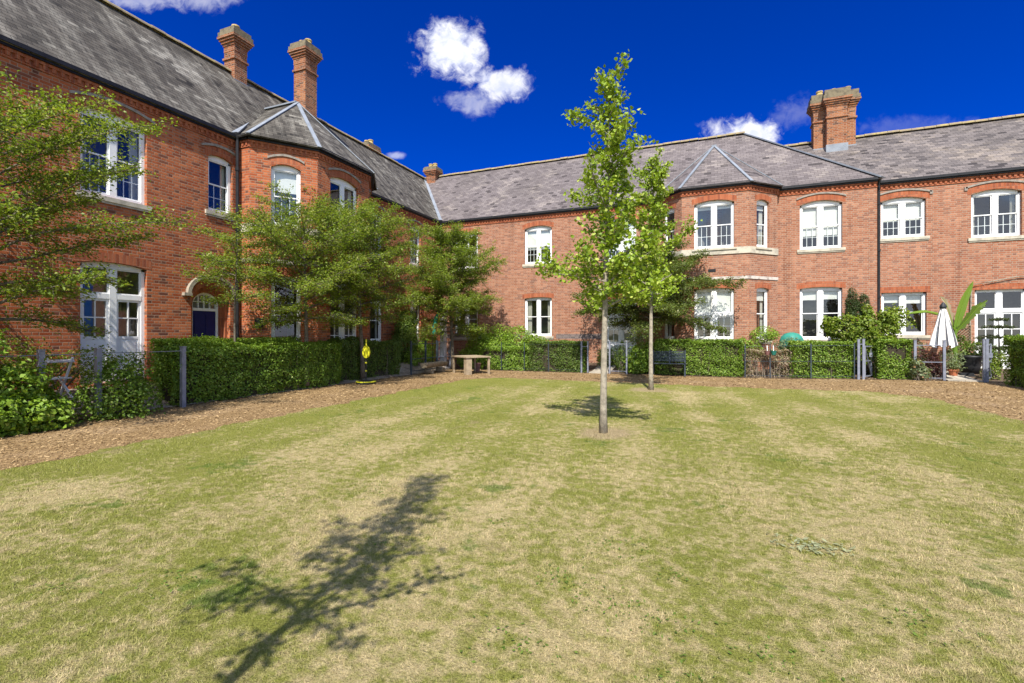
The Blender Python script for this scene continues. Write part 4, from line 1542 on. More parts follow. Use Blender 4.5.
def shrub(name, label, cat, blobs, mat, dens=900, leaf=.06, aspect=.6, group=None, stems=9, core=True, up=.5, zmin=None, twig=None, jit=.10):
    """blobs: (x,y,z,rx,ry,rz); leaves in the outer shell and some inside, on real stems"""
    b0 = blobs[0]
    zb = zmin if zmin is not None else min(b[2] - b[5] for b in blobs)
    cx = sum(b[0] for b in blobs) / len(blobs)
    cy = sum(b[1] for b in blobs) / len(blobs)
    loc = (cx, cy, zb)
    PP, NN = [], []
    for (x, y, z, a, b, c) in blobs:
        area = 4 * math.pi * ((a * b) ** 1.6 / 3 + (a * c) ** 1.6 / 3 + (b * c) ** 1.6 / 3) ** (1 / 1.6)
        n = int(area * dens)
        d = nrm(rng.normal(size=(n, 3)))
        s = 1 - np.abs(rng.normal(size=n)) * .22
        P = d * np.array([a, b, c]) * s[:, None] + np.array([x, y, z])
        P = P + d * (noise3(P, 4.0) * jit * 1.4 + noise3(P, 11) * jit * .8 + (rng.random(n) < .08) * rng.uniform(0, .22, n) * min(1, a + .4))[:, None]
        ok = P[:, 2] > zb + .01
        PP.append(P[ok]); NN.append(d[ok])
    P, N = np.concatenate(PP), np.concatenate(NN)
    LN = N * .7 + np.array([0, 0, up]) + rng.normal(size=P.shape) * .55
    o = leaves(name, P, LN, leaf, mat, None, loc, aspect)
    tag(o, label, cat, group)
    sb_ = MB()
    for k in range(stems):
        b = blobs[k % len(blobs)]
        p = Vector((cx + rng.normal() * .10, cy + rng.normal() * .10, zb - .04))
        q = Vector((b[0] + rng.uniform(-.5, .5) * b[3], b[1] + rng.uniform(-.5, .5) * b[4], b[2] + rng.uniform(-.1, .7) * b[5]))
        m = p.lerp(q, .5) + Vector((rng.normal() * .05, rng.normal() * .05, .05))
        sb_.tube([p, m, q], [.020, .013, .005], 5)
    sb_.build('stem', twig or BARK, o, loc)
    return o


# ---------------------------------------------------------------- trees
GT = 'layered garden trees in front of the walls'
ginkgo(-1.57, 7.79, 5.86, 2.0, 'tall slim ginkgo with pale trunk nearest on the lawn, its tip above the roofline', 11, 1.15, .054, 62, dens=1.15, leaf=.056)
ginkgo(-1.51, 14.35, 6.75, 2.3, 'second slim ginkgo further back on the lawn, its crown overlapping the nearer one', 23, 1.40, .060, 66, dens=1.25, leaf=.064)
ginkgo(-1.62, -.30, 6.4, 2.75, 'young ginkgo standing outside the photo whose shadow falls on the lawn', 31, .82, .040, 36, dens=.30, leaf=.046)

layered_tree('layered_tree', -10.75, 4.05, .0, 5.5, 2.6, 'wide tree with tiered flat branches at the left edge, nearest to the viewer', 1.9, 34, leaf=.060, trunk_r=.075, dens=.55, group=GT)
layered_tree('layered_tree', -11.15, 8.72, .1, 4.2, 1.2, 'small thin-stemmed tree beside the black drainpipe and navy door', 2.3, 13, leaf=.055, trunk_r=.032, dens=.6, group=GT)
layered_tree('layered_tree', -10.95, 10.8, .1, 5.2, 2.5, 'spreading tree with tiered branches in front of the left canted bay', 1.9, 36, leaf=.060, trunk_r=.070, dens=.52, group=GT)
layered_tree('layered_tree', -10.95, 13.25, .1, 5.9, 2.4, 'bushy tree behind the yellow toy just right of the left bay', 1.9, 46, leaf=.064, trunk_r=.075, dens=.52, group=GT, vert=.42)
layered_tree('layered_tree', -10.6, 18.9, .05, 6.2, 2.45, 'full rounded tree in the far left corner where the two houses meet', 1.6, 62, leaf=.070, trunk_r=.080, dens=.58, group=GT, vert=.5, flat=.6)
layered_tree('layered_tree', -2.15, 20.45,   .1, 4.5, 3.1, 'dark spreading tree by the white double doors behind the metal bench', 1.9, 32, leafmat=LEAF_DARK, leaf=.075, trunk_r=.09, dens=.85, flat=1.7, group=GT)

# ---------------------------------------------------------------- hedges and shrubs, left side
shrub('beech_bush', 'loose leafy bush spilling onto the bark path at the left edge of the photo', 'bush',
      [(-10.75, 3.45, .75, .7, .80, .98), (-10.5, 4.25, .50, .5, .55, .70), (-10.4, 4.55, .3, .4, .4, .40), (-10.5, 3.75, .28, .55, .7, .42), (-11.0, 2.7, .8, .7, .8, .75)], LEAF_LIME, 640, .085, .62, zmin=0.0, stems=16, jit=.2)
shrub('beech_bush', 'dark open bush growing round the second fence post left of the clipped hedge', 'bush',
      [(-10.75, 5.75, .62, .40, .46, .66), (-10.7, 6.15, .75, .32, .32, .42), (-10.65, 5.6, .25, .45, .42, .32), (-10.65, 6.05, .28, .42, .36, .34)], LEAF_HEDGE, 720, .06, .65, zmin=0.0, stems=12, jit=.2)
shrub('climbing_shrub', 'pale-flowered sprawling shrub below the tall white doors of the left house', 'shrub',
      [(-12.55, 5.0, 1.05, .45, .75, .42), (-12.6, 6.2, .92, .35, .65, .38)], LEAF_HORN, 450, .06, .6, zmin=.36, stems=14)
hedge(-11.55, -10.78, 6.95, 12.15, .02, 1.30, 'long clipped hedge on the left between the second post and the yellow toy', dens=2200, leaf=.054, slope=.02)
hedge(-12.35, -11.62, 7.35, 11.3, .3, 1.50, 'taller bright-topped hedge in front of the navy door, behind the long clipped hedge', mat=LEAF_LIME, dens=1700, leaf=.048)
hedge(-11.5, -11.05, 12.25, 15.7, .02, 1.42, 'darker clipped hedge set back behind the yellow toy', mat=LEAF_HEDGE_D, dens=1900, leaf=.055, slope=-.08)
shrub('ivy_bush', 'tall dark ivy bush against the wall right of the left bay', 'bush',
      [(-12.4, 17.9, 1.3, .5, .7, 1.1), (-12.5, 18.2, 2.0, .4, .5, .7)], LEAF_HEDGE_D, 800, .07, .7, zmin=.3)
shrub('garden_plants', 'bright low plants behind the log bench and grey gate', 'plants',
      [(-11.9, 18.6, .75, .45, .5, .55), (-12.0, 19.3, .9, .4, .45, .65), (-11.7, 17.6, .5, .35, .4, .35)], LEAF_LIME, 520, .075, .5, zmin=.2)

# ---------------------------------------------------------------- hedges and shrubs along the back
shrub('leafy_bush', 'tall lime-green bush behind the wooden table in the far corner', 'bush',
      [(-9.9, 20.4, .95, .75, .45, .95), (-9.0, 20.45, 1.05, .85, .45, .95), (-8.1, 20.45, 1.05, .85, .45, .90), (-7.2, 20.5, .95, .7, .4, .70), (-10.3, 20.2, .5, .6, .4, .5)], LEAF_LIME, 620, .08, .6, zmin=.05, stems=16)
hedge(-9.6, -7.3, 19.66, 20.25, .02, 1.08, 'low bright hedge under the lime-green bush behind the thin fence', mat=LEAF_HEDGE, dens=1500, leaf=.065, rough=.12)
hedge(-7.25, -4.75, 19.66, 20.4, .02, 1.32, 'dark clipped hedge behind wire fence left of the garden opening', mat=LEAF_HEDGE_D, dens=1800, leaf=.055, rough=.09)
shrub('garden_plants', 'pale green plants at the path to the white double doors', 'plants',
      [(-4.25, 21.4, .55, .35, .35, .40), (-3.8, 21.6, .6, .3, .3, .38)], LEAF_LIME, 620, .07, .5, zmin=.15)
shrub('dark_plant', 'dark upright plant behind the little fence panel by the double doors', 'plants',
      [(-3.35, 20.2, .55, .28, .25, .55), (-3.3, 20.25, 1.05, .14, .14, .4)], LEAF_HEDGE_D, 700, .06, .4, zmin=.02)
shrub('laurel_bush', 'glossy bright laurel bush left of the dark metal bench', 'bush',
      [(-2.55, 20.0, .62, .48, .32, .62), (-2.2, 20.05, .85, .42, .3, .52), (-2.6, 19.95, .28, .45, .3, .3)], LEAF_HEDGE, 700, .10, .5, zmin=.02)
hedge(-1.95, 1.22, 19.78, 20.45, .03, 1.42, 'clipped hedge behind the dark metal bench below the right bay', dens=1900, leaf=.055)
hedge(1.32, 2.95, 19.85, 20.35, .05, 1.05, 'bare brown dried-out hedge below the green cover', mat=LEAF_DRY, dens=1500, leaf=.055, core=DRYTWIG, rough=.1, thin=.30)
hedge(2.75, 4.68, 19.80, 20.45, .06, 1.36, 'clipped hedge right of the dried-out hedge beside the open gate', dens=1900, leaf=.055)
hedge(5.35, 6.32, 19.75, 20.5, .10, 1.44, 'short upright clipped hedge between the open gate and the flower bed', dens=1900, leaf=.055, rough=.1)
hedge(8.14, 9.5, 14.2, 18.8, .08, 1.58, 'tall clipped hedge at the right edge of the photo', dens=1700, leaf=.052)
shrub('parasol_shrub', 'flat-topped yellow-green shrub beside the green cover', 'shrub',
      [(2.0, 20.75, 1.62, .42, .3, .16), (2.15, 20.75, 1.5, .3, .25, .14)], LEAF_LIME, 900, .06, .6, zmin=1.25, stems=0)
shrub('garden_plants', 'light green plants left of the flat-topped shrub under the right bay', 'plants',
      [(1.55, 20.62, 1.05, .35, .2, .40), (1.25, 20.6, 1.3, .2, .15, .22)], LEAF_LIME, 700, .07, .5, zmin=.2)
shrub('garden_plants', 'yellow-green plants spilling over the top of the dried-out hedge', 'plants',
      [(2.75, 20.55, 1.18, .45, .2, .22)], LEAF_GREY, 900, .055, .5, zmin=.6)
shrub('conifer', 'dark two-pointed conifer beside the black drainpipe', 'conifer',
      [(5.05, 20.95, .95, .50, .4, .95), (4.95, 20.95, 1.9, .42, .35, .95), (4.88, 20.95, 2.65, .17, .17, .58), (5.22, 20.95, 2.55, .16, .16, .55), (5.35, 20.95, 1.5, .42, .35, .8)], LEAF_CONIF, 2600, .07, .32, zmin=.1, stems=10)
shrub('leafy_bush', 'broad-leaved light green bush wrapped round the dark conifer', 'bush',
      [(4.40, 20.6, 1.75, .48, .3, .50), (5.70, 20.6, 1.85, .52, .3, .66), (5.3, 20.45, 1.25, .75, .3, .6), (5.95, 20.6, 2.25, .42, .25, .34), (4.2, 20.65, 2.1, .36, .25, .26), (5.3, 20.6, 2.2, .35, .25, .4)], LEAF_HORN, 520, .11, .6, zmin=.5, stems=18, jit=.24)
shrub('purple_bush', 'dark purple-leaved bush behind the fence left of the closed parasol', 'bush',
      [(6.75, 20.15, .62, .32, .25, .45), (7.0, 20.2, .45, .25, .2, .35)], LEAF_PURPLE, 800, .07, .5, zmin=.12)
shrub('hydrangea', 'grey-green hydrangea with a faded pinkish flower head in front of the fence', 'plants',
      [(6.35, 19.62, .45, .25, .2, .35), (6.55, 19.58, .3, .22, .18, .22)], LEAF_GREY, 700, .08, .7, zmin=.1)
shrub('garden_plants', 'tall pale grasses behind the purple bush', 'plants',
      [(6.75, 20.7, .95, .4, .2, .42), (7.9, 21.3, .8, .35, .25, .35)], LEAF_GREY, 600, .10, .18, zmin=.2)
shrub('dark_bush', 'dark green bush below the wooden lattice', 'bush',
      [(8.3, 22.05, 1.0, .3, .25, .50), (8.9, 22.0, 1.0, .38, .25, .3), (9.2, 21.9, .9, .25, .25, .3)], LEAF_HEDGE_D, 700, .08, .6, zmin=.3)
shrub('garden_plants', 'mixed pot plants just inside the right-hand gate', 'plants',
      [(8.55, 20.35, .45, .3, .2, .35), (8.8, 20.5, .7, .25, .2, .3)], LEAF_HORN, 650, .07, .5, zmin=.12)

# spiky monkey-puzzle like plant over the right gate
t = thing('spiky_tree', (8.95, 20.9, .18), 'small spiky tiered tree in front of the right white doors', 'tree')
tb = MB()
tb.tube([(8.95, 20.9, .15), (8.97, 20.9, 1.2), (8.95, 20.9, 2.15)], [.035, .025, .008], 7)
LP, LA = [], []
for k, (z, L, n) in enumerate(((1.15, .75, 7), (1.5, .70, 7), (1.85, .45, 6), (2.1, .25, 5))):
    for j in range(n):
        a = j * 2 * math.pi / n + k * .5
        pts = curve_pts((8.96, 20.9, z), (math.cos(a), math.sin(a), .25), L, 5, .5, .05)
        tb.tube(pts, [.016, .014, .012, .010, .007, .003], 4)
        pa = np.array(pts)
        m = 80
        tt = rng.random(m) * 5
        i = np.minimum(tt.astype(int), 4)
        LP.append(pa[i] + (pa[i + 1] - pa[i]) * (tt - i)[:, None] + rng.normal(size=(m, 3)) * .022)
tb.build('trunk', BARK, t)
P = np.concatenate(LP)
leaves('crown', P, rng.normal(size=P.shape), .075, LEAF_CONIF, t, aspect=.3)

# banana plant: a stem and four big paddle leaves
t = thing('banana_plant', (7.95, 21.3, .2), 'banana plant with big paddle leaves behind the closed parasol', 'plant')
mb = MB()
mb.tube([(7.95, 21.3, .15), (7.97, 21.3, 1.0), (7.98, 21.3, 1.75)], [.085, .07, .04], 10)
mb.build('stem', LEAF_BANANA, t)


def paddle(pts, width, mat, torn=0.0, tilt=(0, -1, 0.2)):
    pts = [Vector(p) for p in pts]
    N = 26
    V, Fc = [], []
    def at(s):
        q = s * (len(pts) - 1)
        i = min(int(q), len(pts) - 2)
        return pts[i].lerp(pts[i + 1], q - i)
    mb = MB()
    for k in range(N + 1):
        s = k / N
        c = at(s)
        d = (at(min(s + .03, 1)) - at(max(s - .03, 0))).normalized()
        sd_ = d.cross(Vector(tilt)).normalized()
        up = sd_.cross(d)
        w = width * math.sin(math.pi * min(1, .06 + s * .94)) ** .6
        l = w * (1 - torn * random.random())
        r = w * (1 - torn * random.random())
        mb.v += [tuple(c - sd_ * l + up * l * .30), tuple(c), tuple(c + sd_ * r + up * r * .30)]
    for k in range(N):
        a = 3 * k
        mb.f += [(a, a + 1, a + 4, a + 3), (a + 1, a + 2, a + 5, a + 4)]
    lf = mb.build('leaf', mat, t, smooth=not torn)
    rb = MB()
    rb.tube([at(k / 8) - Vector((0, 0, .004)) for k in range(9)], [.018 * (1 - k / 9) + .003 for k in range(9)], 5)
    rb.build('midrib', LEAF_LIME, lf)


paddle([(7.98, 21.3, 1.65), (8.05, 21.25, 2.2), (8.18, 21.2, 2.8), (8.40, 21.15, 3.42)], .125, LEAF_BANANA, .12)
paddle([(7.95, 21.3, 1.75), (7.6, 21.2, 2.25), (7.1, 21.1, 2.38), (6.45, 21.0, 2.32)], .17, LEAF_BANANA, 0, (0, -.3, 1))
paddle([(8.0, 21.3, 1.7), (8.3, 21.15, 2.2), (8.5, 21.05, 2.55), (8.72, 21.0, 2.75)], .17, LEAF_HEDGE_D, .7)
paddle([(7.95, 21.3, 1.75), (7.85, 21.35, 2.3), (7.75, 21.4, 2.75), (7.6, 21.4, 2.95)], .12, LEAF_DRY, .5)

# ---------------------------------------------------------------- fences and gates
def fence(label, posts, rails=(1.22, .62, .12), h=1.32, r=.022, pr=.03, mesh=None, mat=None):
    mat = mat or STEEL
    x0, y0 = posts[0]
    z0 = float(gz(x0, y0))
    t = thing('metal_fence', (x0, y0, z0), label, 'fence', 'grey metal garden fences')
    for (x, y) in posts:
        z = float(gz(x, y))
        mb = MB()
        mb.box(x - pr, x + pr, y - pr, y + pr, z - .1, z + h)
        mb.box(x - pr - .006, x + pr + .006, y - pr - .006, y + pr + .006, z + h + .001, z + h + .02)
        mb.build('post', mat, t, (x, y, z))
    for zr in rails:
        mb = MB()
        for (xa, ya), (xb_, yb) in zip(posts, posts[1:]):
            za, zb_ = float(gz(xa, ya)), float(gz(xb_, yb))
            mb.bar((xa, ya, za + zr), (xb_, yb, zb_ + zr), r, r * 1.2)
        mb.build('rail', mat, t)
    return t


def gate(label, hx, hy, ex, ey, h=1.2, bars=0, diag=True):
    z = float(gz(hx, hy))
    t = thing('metal_gate', (hx, hy, z), label, 'gate', 'grey metal garden gates')
    a, b = Vector((hx, hy, z)), Vector((ex, ey, z))
    mb = MB()
    for p in (a, b):
        mb.bar(p + Vector((0, 0, .08)), p + Vector((0, 0, h)), .045, .045, (0, 1, 0))
    for zz in (.10, .62, h - .03):
        mb.bar(a + Vector((0, 0, zz)), b + Vector((0, 0, zz)), .035, .035)
    mb.build('gate_frame', STEEL, t)
    if diag:
        mb = MB()
        mb.bar(a + Vector((0, -.015, h - .06)), b + Vector((0, -.015, .12)), .03, .03)
        mb.build('brace', STEEL, t)
    if bars:
        mb = MB()
        for k in range(1, bars + 1):
            p = a.lerp(b, k / (bars + 1))
            mb.bar(p + Vector((0, 0, .1)), p + Vector((0, 0, h - .04)), .014, .014, (0, 1, 0))
        mb.build('bars', STEEL, t)
    mb = MB()
    p = a.lerp(b, .93)
    mb.box(p.x - .05, p.x + .05, p.y - .04, p.y + .04, z + .75, z + .90)
    mb.build('latch', STEEL, t)
    return t


fence('grey post and rail fence at the left edge beside the white folding chair', [(-10.7, 2.6), (-10.74, 4.66), (-10.72, 5.5), (-10.70, 7.08)], rails=(1.24,), pr=.042, r=.012)
fence('dark grey fence panel behind the log bench', [(-10.85, 16.1), (-10.85, 17.15), (-10.85, 18.05)], rails=(1.22, .62, .15), mat=BENCHM)
gate('tall dark metal gate panel at the right end of the log bench', -10.85, 18.12, -10.9, 19.3, 1.3, 5, False)
fence('thin grey fence with wire rails in front of the low hedges along the back', [(-8.49, 19.62), (-7.40, 19.62), (-6.30, 19.62), (-4.90, 19.62)], rails=(1.18, .12), h=1.24, r=.005, pr=.013, mat=BENCHM)
fence('short grey fence panel between the garden opening and the laurel bush', [(-3.69, 19.62), (-3.01, 19.62)], rails=(1.22, .12), h=1.34, pr=.028)
fence('pair of grey posts at the left side of the garden opening', [(-4.86, 19.64), (-4.62, 19.75)], rails=(1.1,), h=1.3, pr=.028)
fence('dark rail fence in front of the dried-out hedge', [(1.28, 19.70), (2.10, 19.70), (3.38, 19.70), (4.66, 19.70)], rails=(1.17, .62, .10), h=1.22, r=.011, pr=.016, mat=BENCHM)
fence('stout grey gate post pair right of the clipped hedge', [(4.76, 19.62), (4.90, 19.62)], rails=(1.2,), h=1.36, pr=.035)
gate('grey metal gate with diagonal brace standing ajar below the conifer', 4.95, 19.68, 5.28, 20.25, 1.15)
fence('grey fence with three rails in front of the purple bush', [(6.34, 19.72), (7.10, 19.72)], rails=(1.15, .60, .08), h=1.30, pr=.035)
gate('grey gate folded open at the right end of the paved entrance', 8.14, 19.70, 8.52, 20.35, 1.2)
fence('single stout post pair by the folded-open gate', [(8.06, 19.62), (8.12, 19.60)], rails=(1.1,), h=1.34, pr=.035)

# ---------------------------------------------------------------- paved entrances
def paving(label, x0, x1, y0, y1):
    mb = MB()
    nx, ny = max(1, round((x1 - x0) / .6)), max(1, round((y1 - y0) / .6))
    for i in range(nx):
        for j in range(ny):
            a, b = x0 + (x1 - x0) * i / nx + .006, x0 + (x1 - x0) * (i + 1) / nx - .006
            c, d = y0 + (y1 - y0) * j / ny + .006, y0 + (y1 - y0) * (j + 1) / ny - .006
            zz = [float(gz_back(np.array(p), np.array(q))) + .03 for p, q in ((a, c), (b, c), (b, d), (a, d))]
            mb.hexa([(a, c, zz[0] - .06), (b, c, zz[1] - .06), (b, d, zz[2] - .06), (a, d, zz[3] - .06)],
                    [(a, c, zz[0]), (b, c, zz[1]), (b, d, zz[2]), (a, d, zz[3])])
    return tag(mb.build('paving', PAVING), kind='structure')


paving('', 7.15, 8.05, 19.6, 22.4)
paving('', -4.55, -3.75, 19.6, 22.1)

# ---------------------------------------------------------------- furniture and small things
# metal bench
t = thing('park_bench', (-1.37, 19.3, .03), 'dark blue-grey slatted metal bench in front of the clipped hedge', 'bench')
bx0, bx1, by, bz = -2.02, -.76, 19.2, .03
mb = MB()
for k in range(5):
    mb.box(bx0, bx1, by + .06 + k * .085, by + .06 + k * .085 + .06, bz + .44, bz + .462)
mb.build('seat', BENCHM, t)
mb = MB()
for k in range(7):
    z = bz + .53 + k * .058
    y_ = by + .50 + k * .012
    mb.box(bx0 + .03, bx1 - .03, y_, y_ + .015, z, z + .036)
mb.bar((-1.37, by + .49, bz + .46), (-1.37, by + .60, bz + .96), .05, .02, (0, 1, 0))
mb.build('backrest', BENCHM, t)
for x in (bx0 + .02, bx1 - .06):
    for y_ in (by + .08, by + .48):
        mb = MB()
        mb.box(x, x + .04, y_ - .02, y_ + .02, bz - .02, bz + .66 if y_ < by + .3 else bz + .97)
        mb.build('leg', BENCHM, t)
    mb = MB()
    mb.box(x - .005, x + .045, by + .04, by + .50, bz + .661, bz + .69)
    mb.build('armrest', BENCHM, t)

# wooden table at the corner
t = thing('wooden_table', (-9.05, 17.75, 0), 'bleached plain wooden table on the bark path in the far corner', 'table')
c0 = Vector((-9.05, 17.75, 0))
ax = Vector((-.80, .60, 0))
ay = Vector((.60, .80, 0))
def rb(mb, a0, a1, b0, b1, z0, z1):
    mb.hexa([c0 + ax * a + ay * b + Vector((0, 0, z0)) for a, b in ((a0, b0), (a1, b0), (a1, b1), (a0, b1))],
            [c0 + ax * a + ay * b + Vector((0, 0, z1)) for a, b in ((a0, b0), (a1, b0), (a1, b1), (a0, b1))])
mb = MB()
for k in range(4):
    rb(mb, -.70, .70, -.56 + k * .281, -.56 + k * .281 + .277, .67, .72)
mb.build('tabletop', TIMBER, t)
for a, b in ((-.66, -.52), (.60, -.52), (-.66, .46), (.60, .46)):
    mb = MB()
    if (a, b) == (-.66, -.52):
        rb(mb, a, a + .24, b, b + .24, 0, .668)
    else:
        rb(mb, a, a + .075, b, b + .075, 0, .668)
    mb.build('leg', TIMBER, t)
mb = MB()
mb.lathe((-9.25, 18.75, 0), [(.10, 0), (.15, .30), (.16, .36), (.13, .36), (.12, .30)], 14)
tag(mb.build('plant_pot', PURPLEPOT, None, (-9.25, 18.75, 0)), 'dusky pink pot on the ground beneath the wooden table', 'plant pot')

# half log bench
t = thing('log_bench', (-10.55, 17.3, 0), 'low half-log bench on two short supports by the far left fence', 'bench')
mb = MB()
n = 14
ring = []
for x_sec in (16.55, 18.2):
    for k in range(n + 1):
        a = math.pi + math.pi * k / n
        ring.append((-10.55 + .19 * math.cos(a), x_sec, .44 + .20 * math.sin(a)))
mb.v = ring
for k in range(n):
    mb.f.append((k, k + 1, n + 2 + k, n + 1 + k))
mb.f += [tuple(range(n, -1, -1)), tuple(range(n + 1, 2 * n + 2)), (0, n + 1, 2 * n + 1, n)]
mb.build('seat', LOGM, t)
for y_ in (16.95, 17.85):
    mb = MB()
    mb.tube([(-10.72, y_, .10), (-10.38, y_, .10)], .11, 10)
    mb.build('support', LOGM, t)

# swing ball toy
t = thing('swingball_toy', (-10.25, 12.65, 0), 'yellow and black swing-ball toy with a yellow bat on its pole', 'toy')
mb = MB()
mb.lathe((-10.25, 12.65, 0), [(.30, 0), (.31, .05), (.27, .09), (.10, .13), (.05, .15)], 20)
mb.build('base', DARKPL, t)
mb = MB()
mb.lathe((-10.25, 12.65, .060), [(.315, 0), (.32, .015), (.315, .030), (.26, .035)], 20)
mb.build('rim', YELLOW, t)
mb = MB()
mb.tube([(-10.25, 12.65, .1), (-10.25, 12.65, 1.45)], .022, 8)
mb.build('pole', DARKPL, t)
mb = MB()
for z in (.40, .66):
    mb.tube([(-10.25, 12.65, z), (-10.25, 12.65, z + .05)], .030, 8)
mb.build('collar', YELLOW, t)
mb = MB()
n = 18
fr, bk_ = [], []
for k in range(n):
    a = 2 * math.pi * k / n
    r = .155 * (1 + .25 * max(0, math.sin(a)) ** 3)
    fr.append((-10.20 + r * math.cos(a) * .95, 12.60 - .02, 1.02 + r * math.sin(a) * 1.15))
    bk_.append((-10.20 + r * math.cos(a) * .95, 12.60 + .02, 1.02 + r * math.sin(a) * 1.15))
mb.v = fr + bk_
mb.f = [tuple(range(n - 1, -1, -1)), tuple(range(n, 2 * n))] + [(k, (k + 1) % n, n + (k + 1) % n, n + k) for k in range(n)]
mb.tube([(-10.20, 12.60, 1.19), (-10.20, 12.60, 1.45)], .02, 8)
mb.build('bat', YELLOW, t)

# turquoise curved feather flag and white post in the far corner
t = thing('feather_flag', (-11.4, 18.6, .2), 'curved turquoise banner on a thin pole above the far gate', 'flag')
mb = MB()
mb.tube([(-11.4, 18.6, .1), (-11.4, 18.62, 1.6), (-11.33, 18.7, 2.35), (-11.2, 18.85, 2.72)], [.014, .012, .010, .006], 6)
mb.build('pole', DARKPL, t)
mb = MB()
cl = [(-11.40, 18.62, 1.62), (-11.39, 18.64, 2.0), (-11.34, 18.70, 2.36), (-11.20, 18.86, 2.74)]
mb.tube([(a + .02, b + .06, c) for a, b, c in cl], [.07, .085, .085, .03], 8)
mb.build('banner', TEAL, t)
mb = MB()
mb.box(-12.25, -12.02, 20.7, 20.93, .2, 2.75)
mb.box(-12.29, -11.98, 20.66, 20.97, 2.751, 2.83)
tag(mb.build('white_post', WHITE, None, (-12.13, 20.8, .2)), 'square white timber post beside the turquoise banner', 'post')

# folding chair
t = thing('folding_chair', (-11.9, 5.40, .30), 'white folding chair on the gravel behind the left bush', 'chair')
def ch(a, b, c): return (-11.9 + a, 5.40 + b, .30 + c)
mb = MB()
mb.bar(ch(.10, -.2, .78), ch(.10, .22, .78), .15, .022, (.2, 0, 1))
mb.build('backrest', WHITE, t)
mb = MB()
for k in range(5):
    mb.bar(ch(-.30 + k * .085, -.2, .43), ch(-.30 + k * .085, .22, .43), .065, .02)
mb.build('seat', WHITE, t)
for s in (-.2, .2):
    for p, q in (((-.34, s, 0), (.14, s, .84)), ((.22, s * .9, 0), (-.32, s * .9, .44))):
        mb = MB()
        mb.bar(ch(*p), ch(*q), .03, .035, (0, 1, 0))
        mb.build('leg', WHITE, t)

# stone edging by the left garden, as separate stones in two low steps
for k in range(7):
    y_ = 6.25 + k * .34
    mb = MB()
    w = .15 + .03 * math.sin(k * 2)
    zt = .30 + .14 * (k % 3) / 2
    pts = [(-12.25 + random.uniform(-.02, .02), y_ - w), (-11.92, y_ - w + .02), (-11.9, y_ + w - .02), (-12.26, y_ + w)]
    mb.hexa([(x_, yy, .12) for x_, yy in pts], [(x_ * 1.0 + random.uniform(-.012, .012), yy, zt + random.uniform(-.015, .015)) for x_, yy in pts])
    tag(mb.build('edging_stone', STONES, None, (-12.08, y_, .12)), 'rough pale edging stone in the row on the gravel behind the left fence', 'stone', 'row of edging stones in the left garden')

# closed parasol
t = thing('parasol', (7.30, 20.35, .2), 'closed white garden parasol with dark stripes beside the paved entrance', 'parasol')
mb = MB()
mb.tube([(7.30, 20.35, .1), (7.30, 20.35, 2.62)], .024, 10)
mb.build('pole', DARKPL, t)
mb = MB()
NP, NZ = 64, 14
for j in range(NZ + 1):
    s = j / NZ
    z = 2.50 - 1.30 * s
    r0 = .06 + .32 * s ** .9
    for k in range(NP):
        a = 2 * math.pi * k / NP
        fold = .5 + .5 * math.cos(8 * a)
        r = r0 * (.62 + .38 * fold ** .7) + .012 * math.sin(3 * a + 5 * s)
        aa = a + .12 * s
        mb.v.append((7.30 + r * math.cos(aa), 20.35 + r * math.sin(aa), z + .05 * s * math.cos(8 * a)))
for j in range(NZ):
    for k in range(NP):
        q = (k + 1) % NP
        mb.f.append((j * NP + k, (j + 1) * NP + k, (j + 1) * NP + q, j * NP + q))
mb.build('canopy', PARASOL, t, (7.30, 20.35, .2), smooth=True)
mb = MB()
mb.lathe((7.30, 20.35, 2.47), [(.085, 0), (.10, .06), (.08, .12), (.04, .18), (.02, .21)], 12)
mb.build('finial', DARKPL, t)
mb = MB()
mb.lathe((7.30, 20.35, .09), [(.28, 0), (.28, .06), (.10, .10), (.05, .26), (.035, .26)], 20)
mb.build('base', DARKPL, t)

# pots
mb = MB()
mb.lathe((8.42, 21.35, .25), [(.22, 0), (.25, .25), (.28, .52), (.31, .56), (.31, .62), (.28, .62), (.26, .5)], 24)
tag(mb.build('plant_pot', BLACKPOT, None, (8.42, 21.35, .25), smooth=True), 'big round black pot on the paved entrance', 'plant pot')
t = thing('potted_plant', (7.72, 20.75, .2), 'small terracotta pot with green plant behind the parasol pole', 'plant pot')
mb = MB()
mb.lathe((7.72, 20.75, .16), [(.09, 0), (.13, .20), (.15, .205), (.15, .26), (.12, .26)], 16)
mb.build('pot', TERRA, t)
P = np.array([7.72, 20.75, .55]) + rng.normal(size=(420, 3)) * np.array([.11, .11, .09])
leaves('foliage', P, rng.normal(size=P.shape) * .6 + np.array([0, 0, .6]), .07, LEAF_GREY, t, aspect=.5)
mb = MB()
mb.box(7.9, 8.3, 20.75, 21.05, .17, .24)
mb.box(7.92, 8.28, 20.77, 21.03, .241, .30)
tag(mb.build('plant_tray', DARKPL, None, (8.1, 20.9, .17)), 'low dark tray on the paving right of the terracotta pot', 'tray')

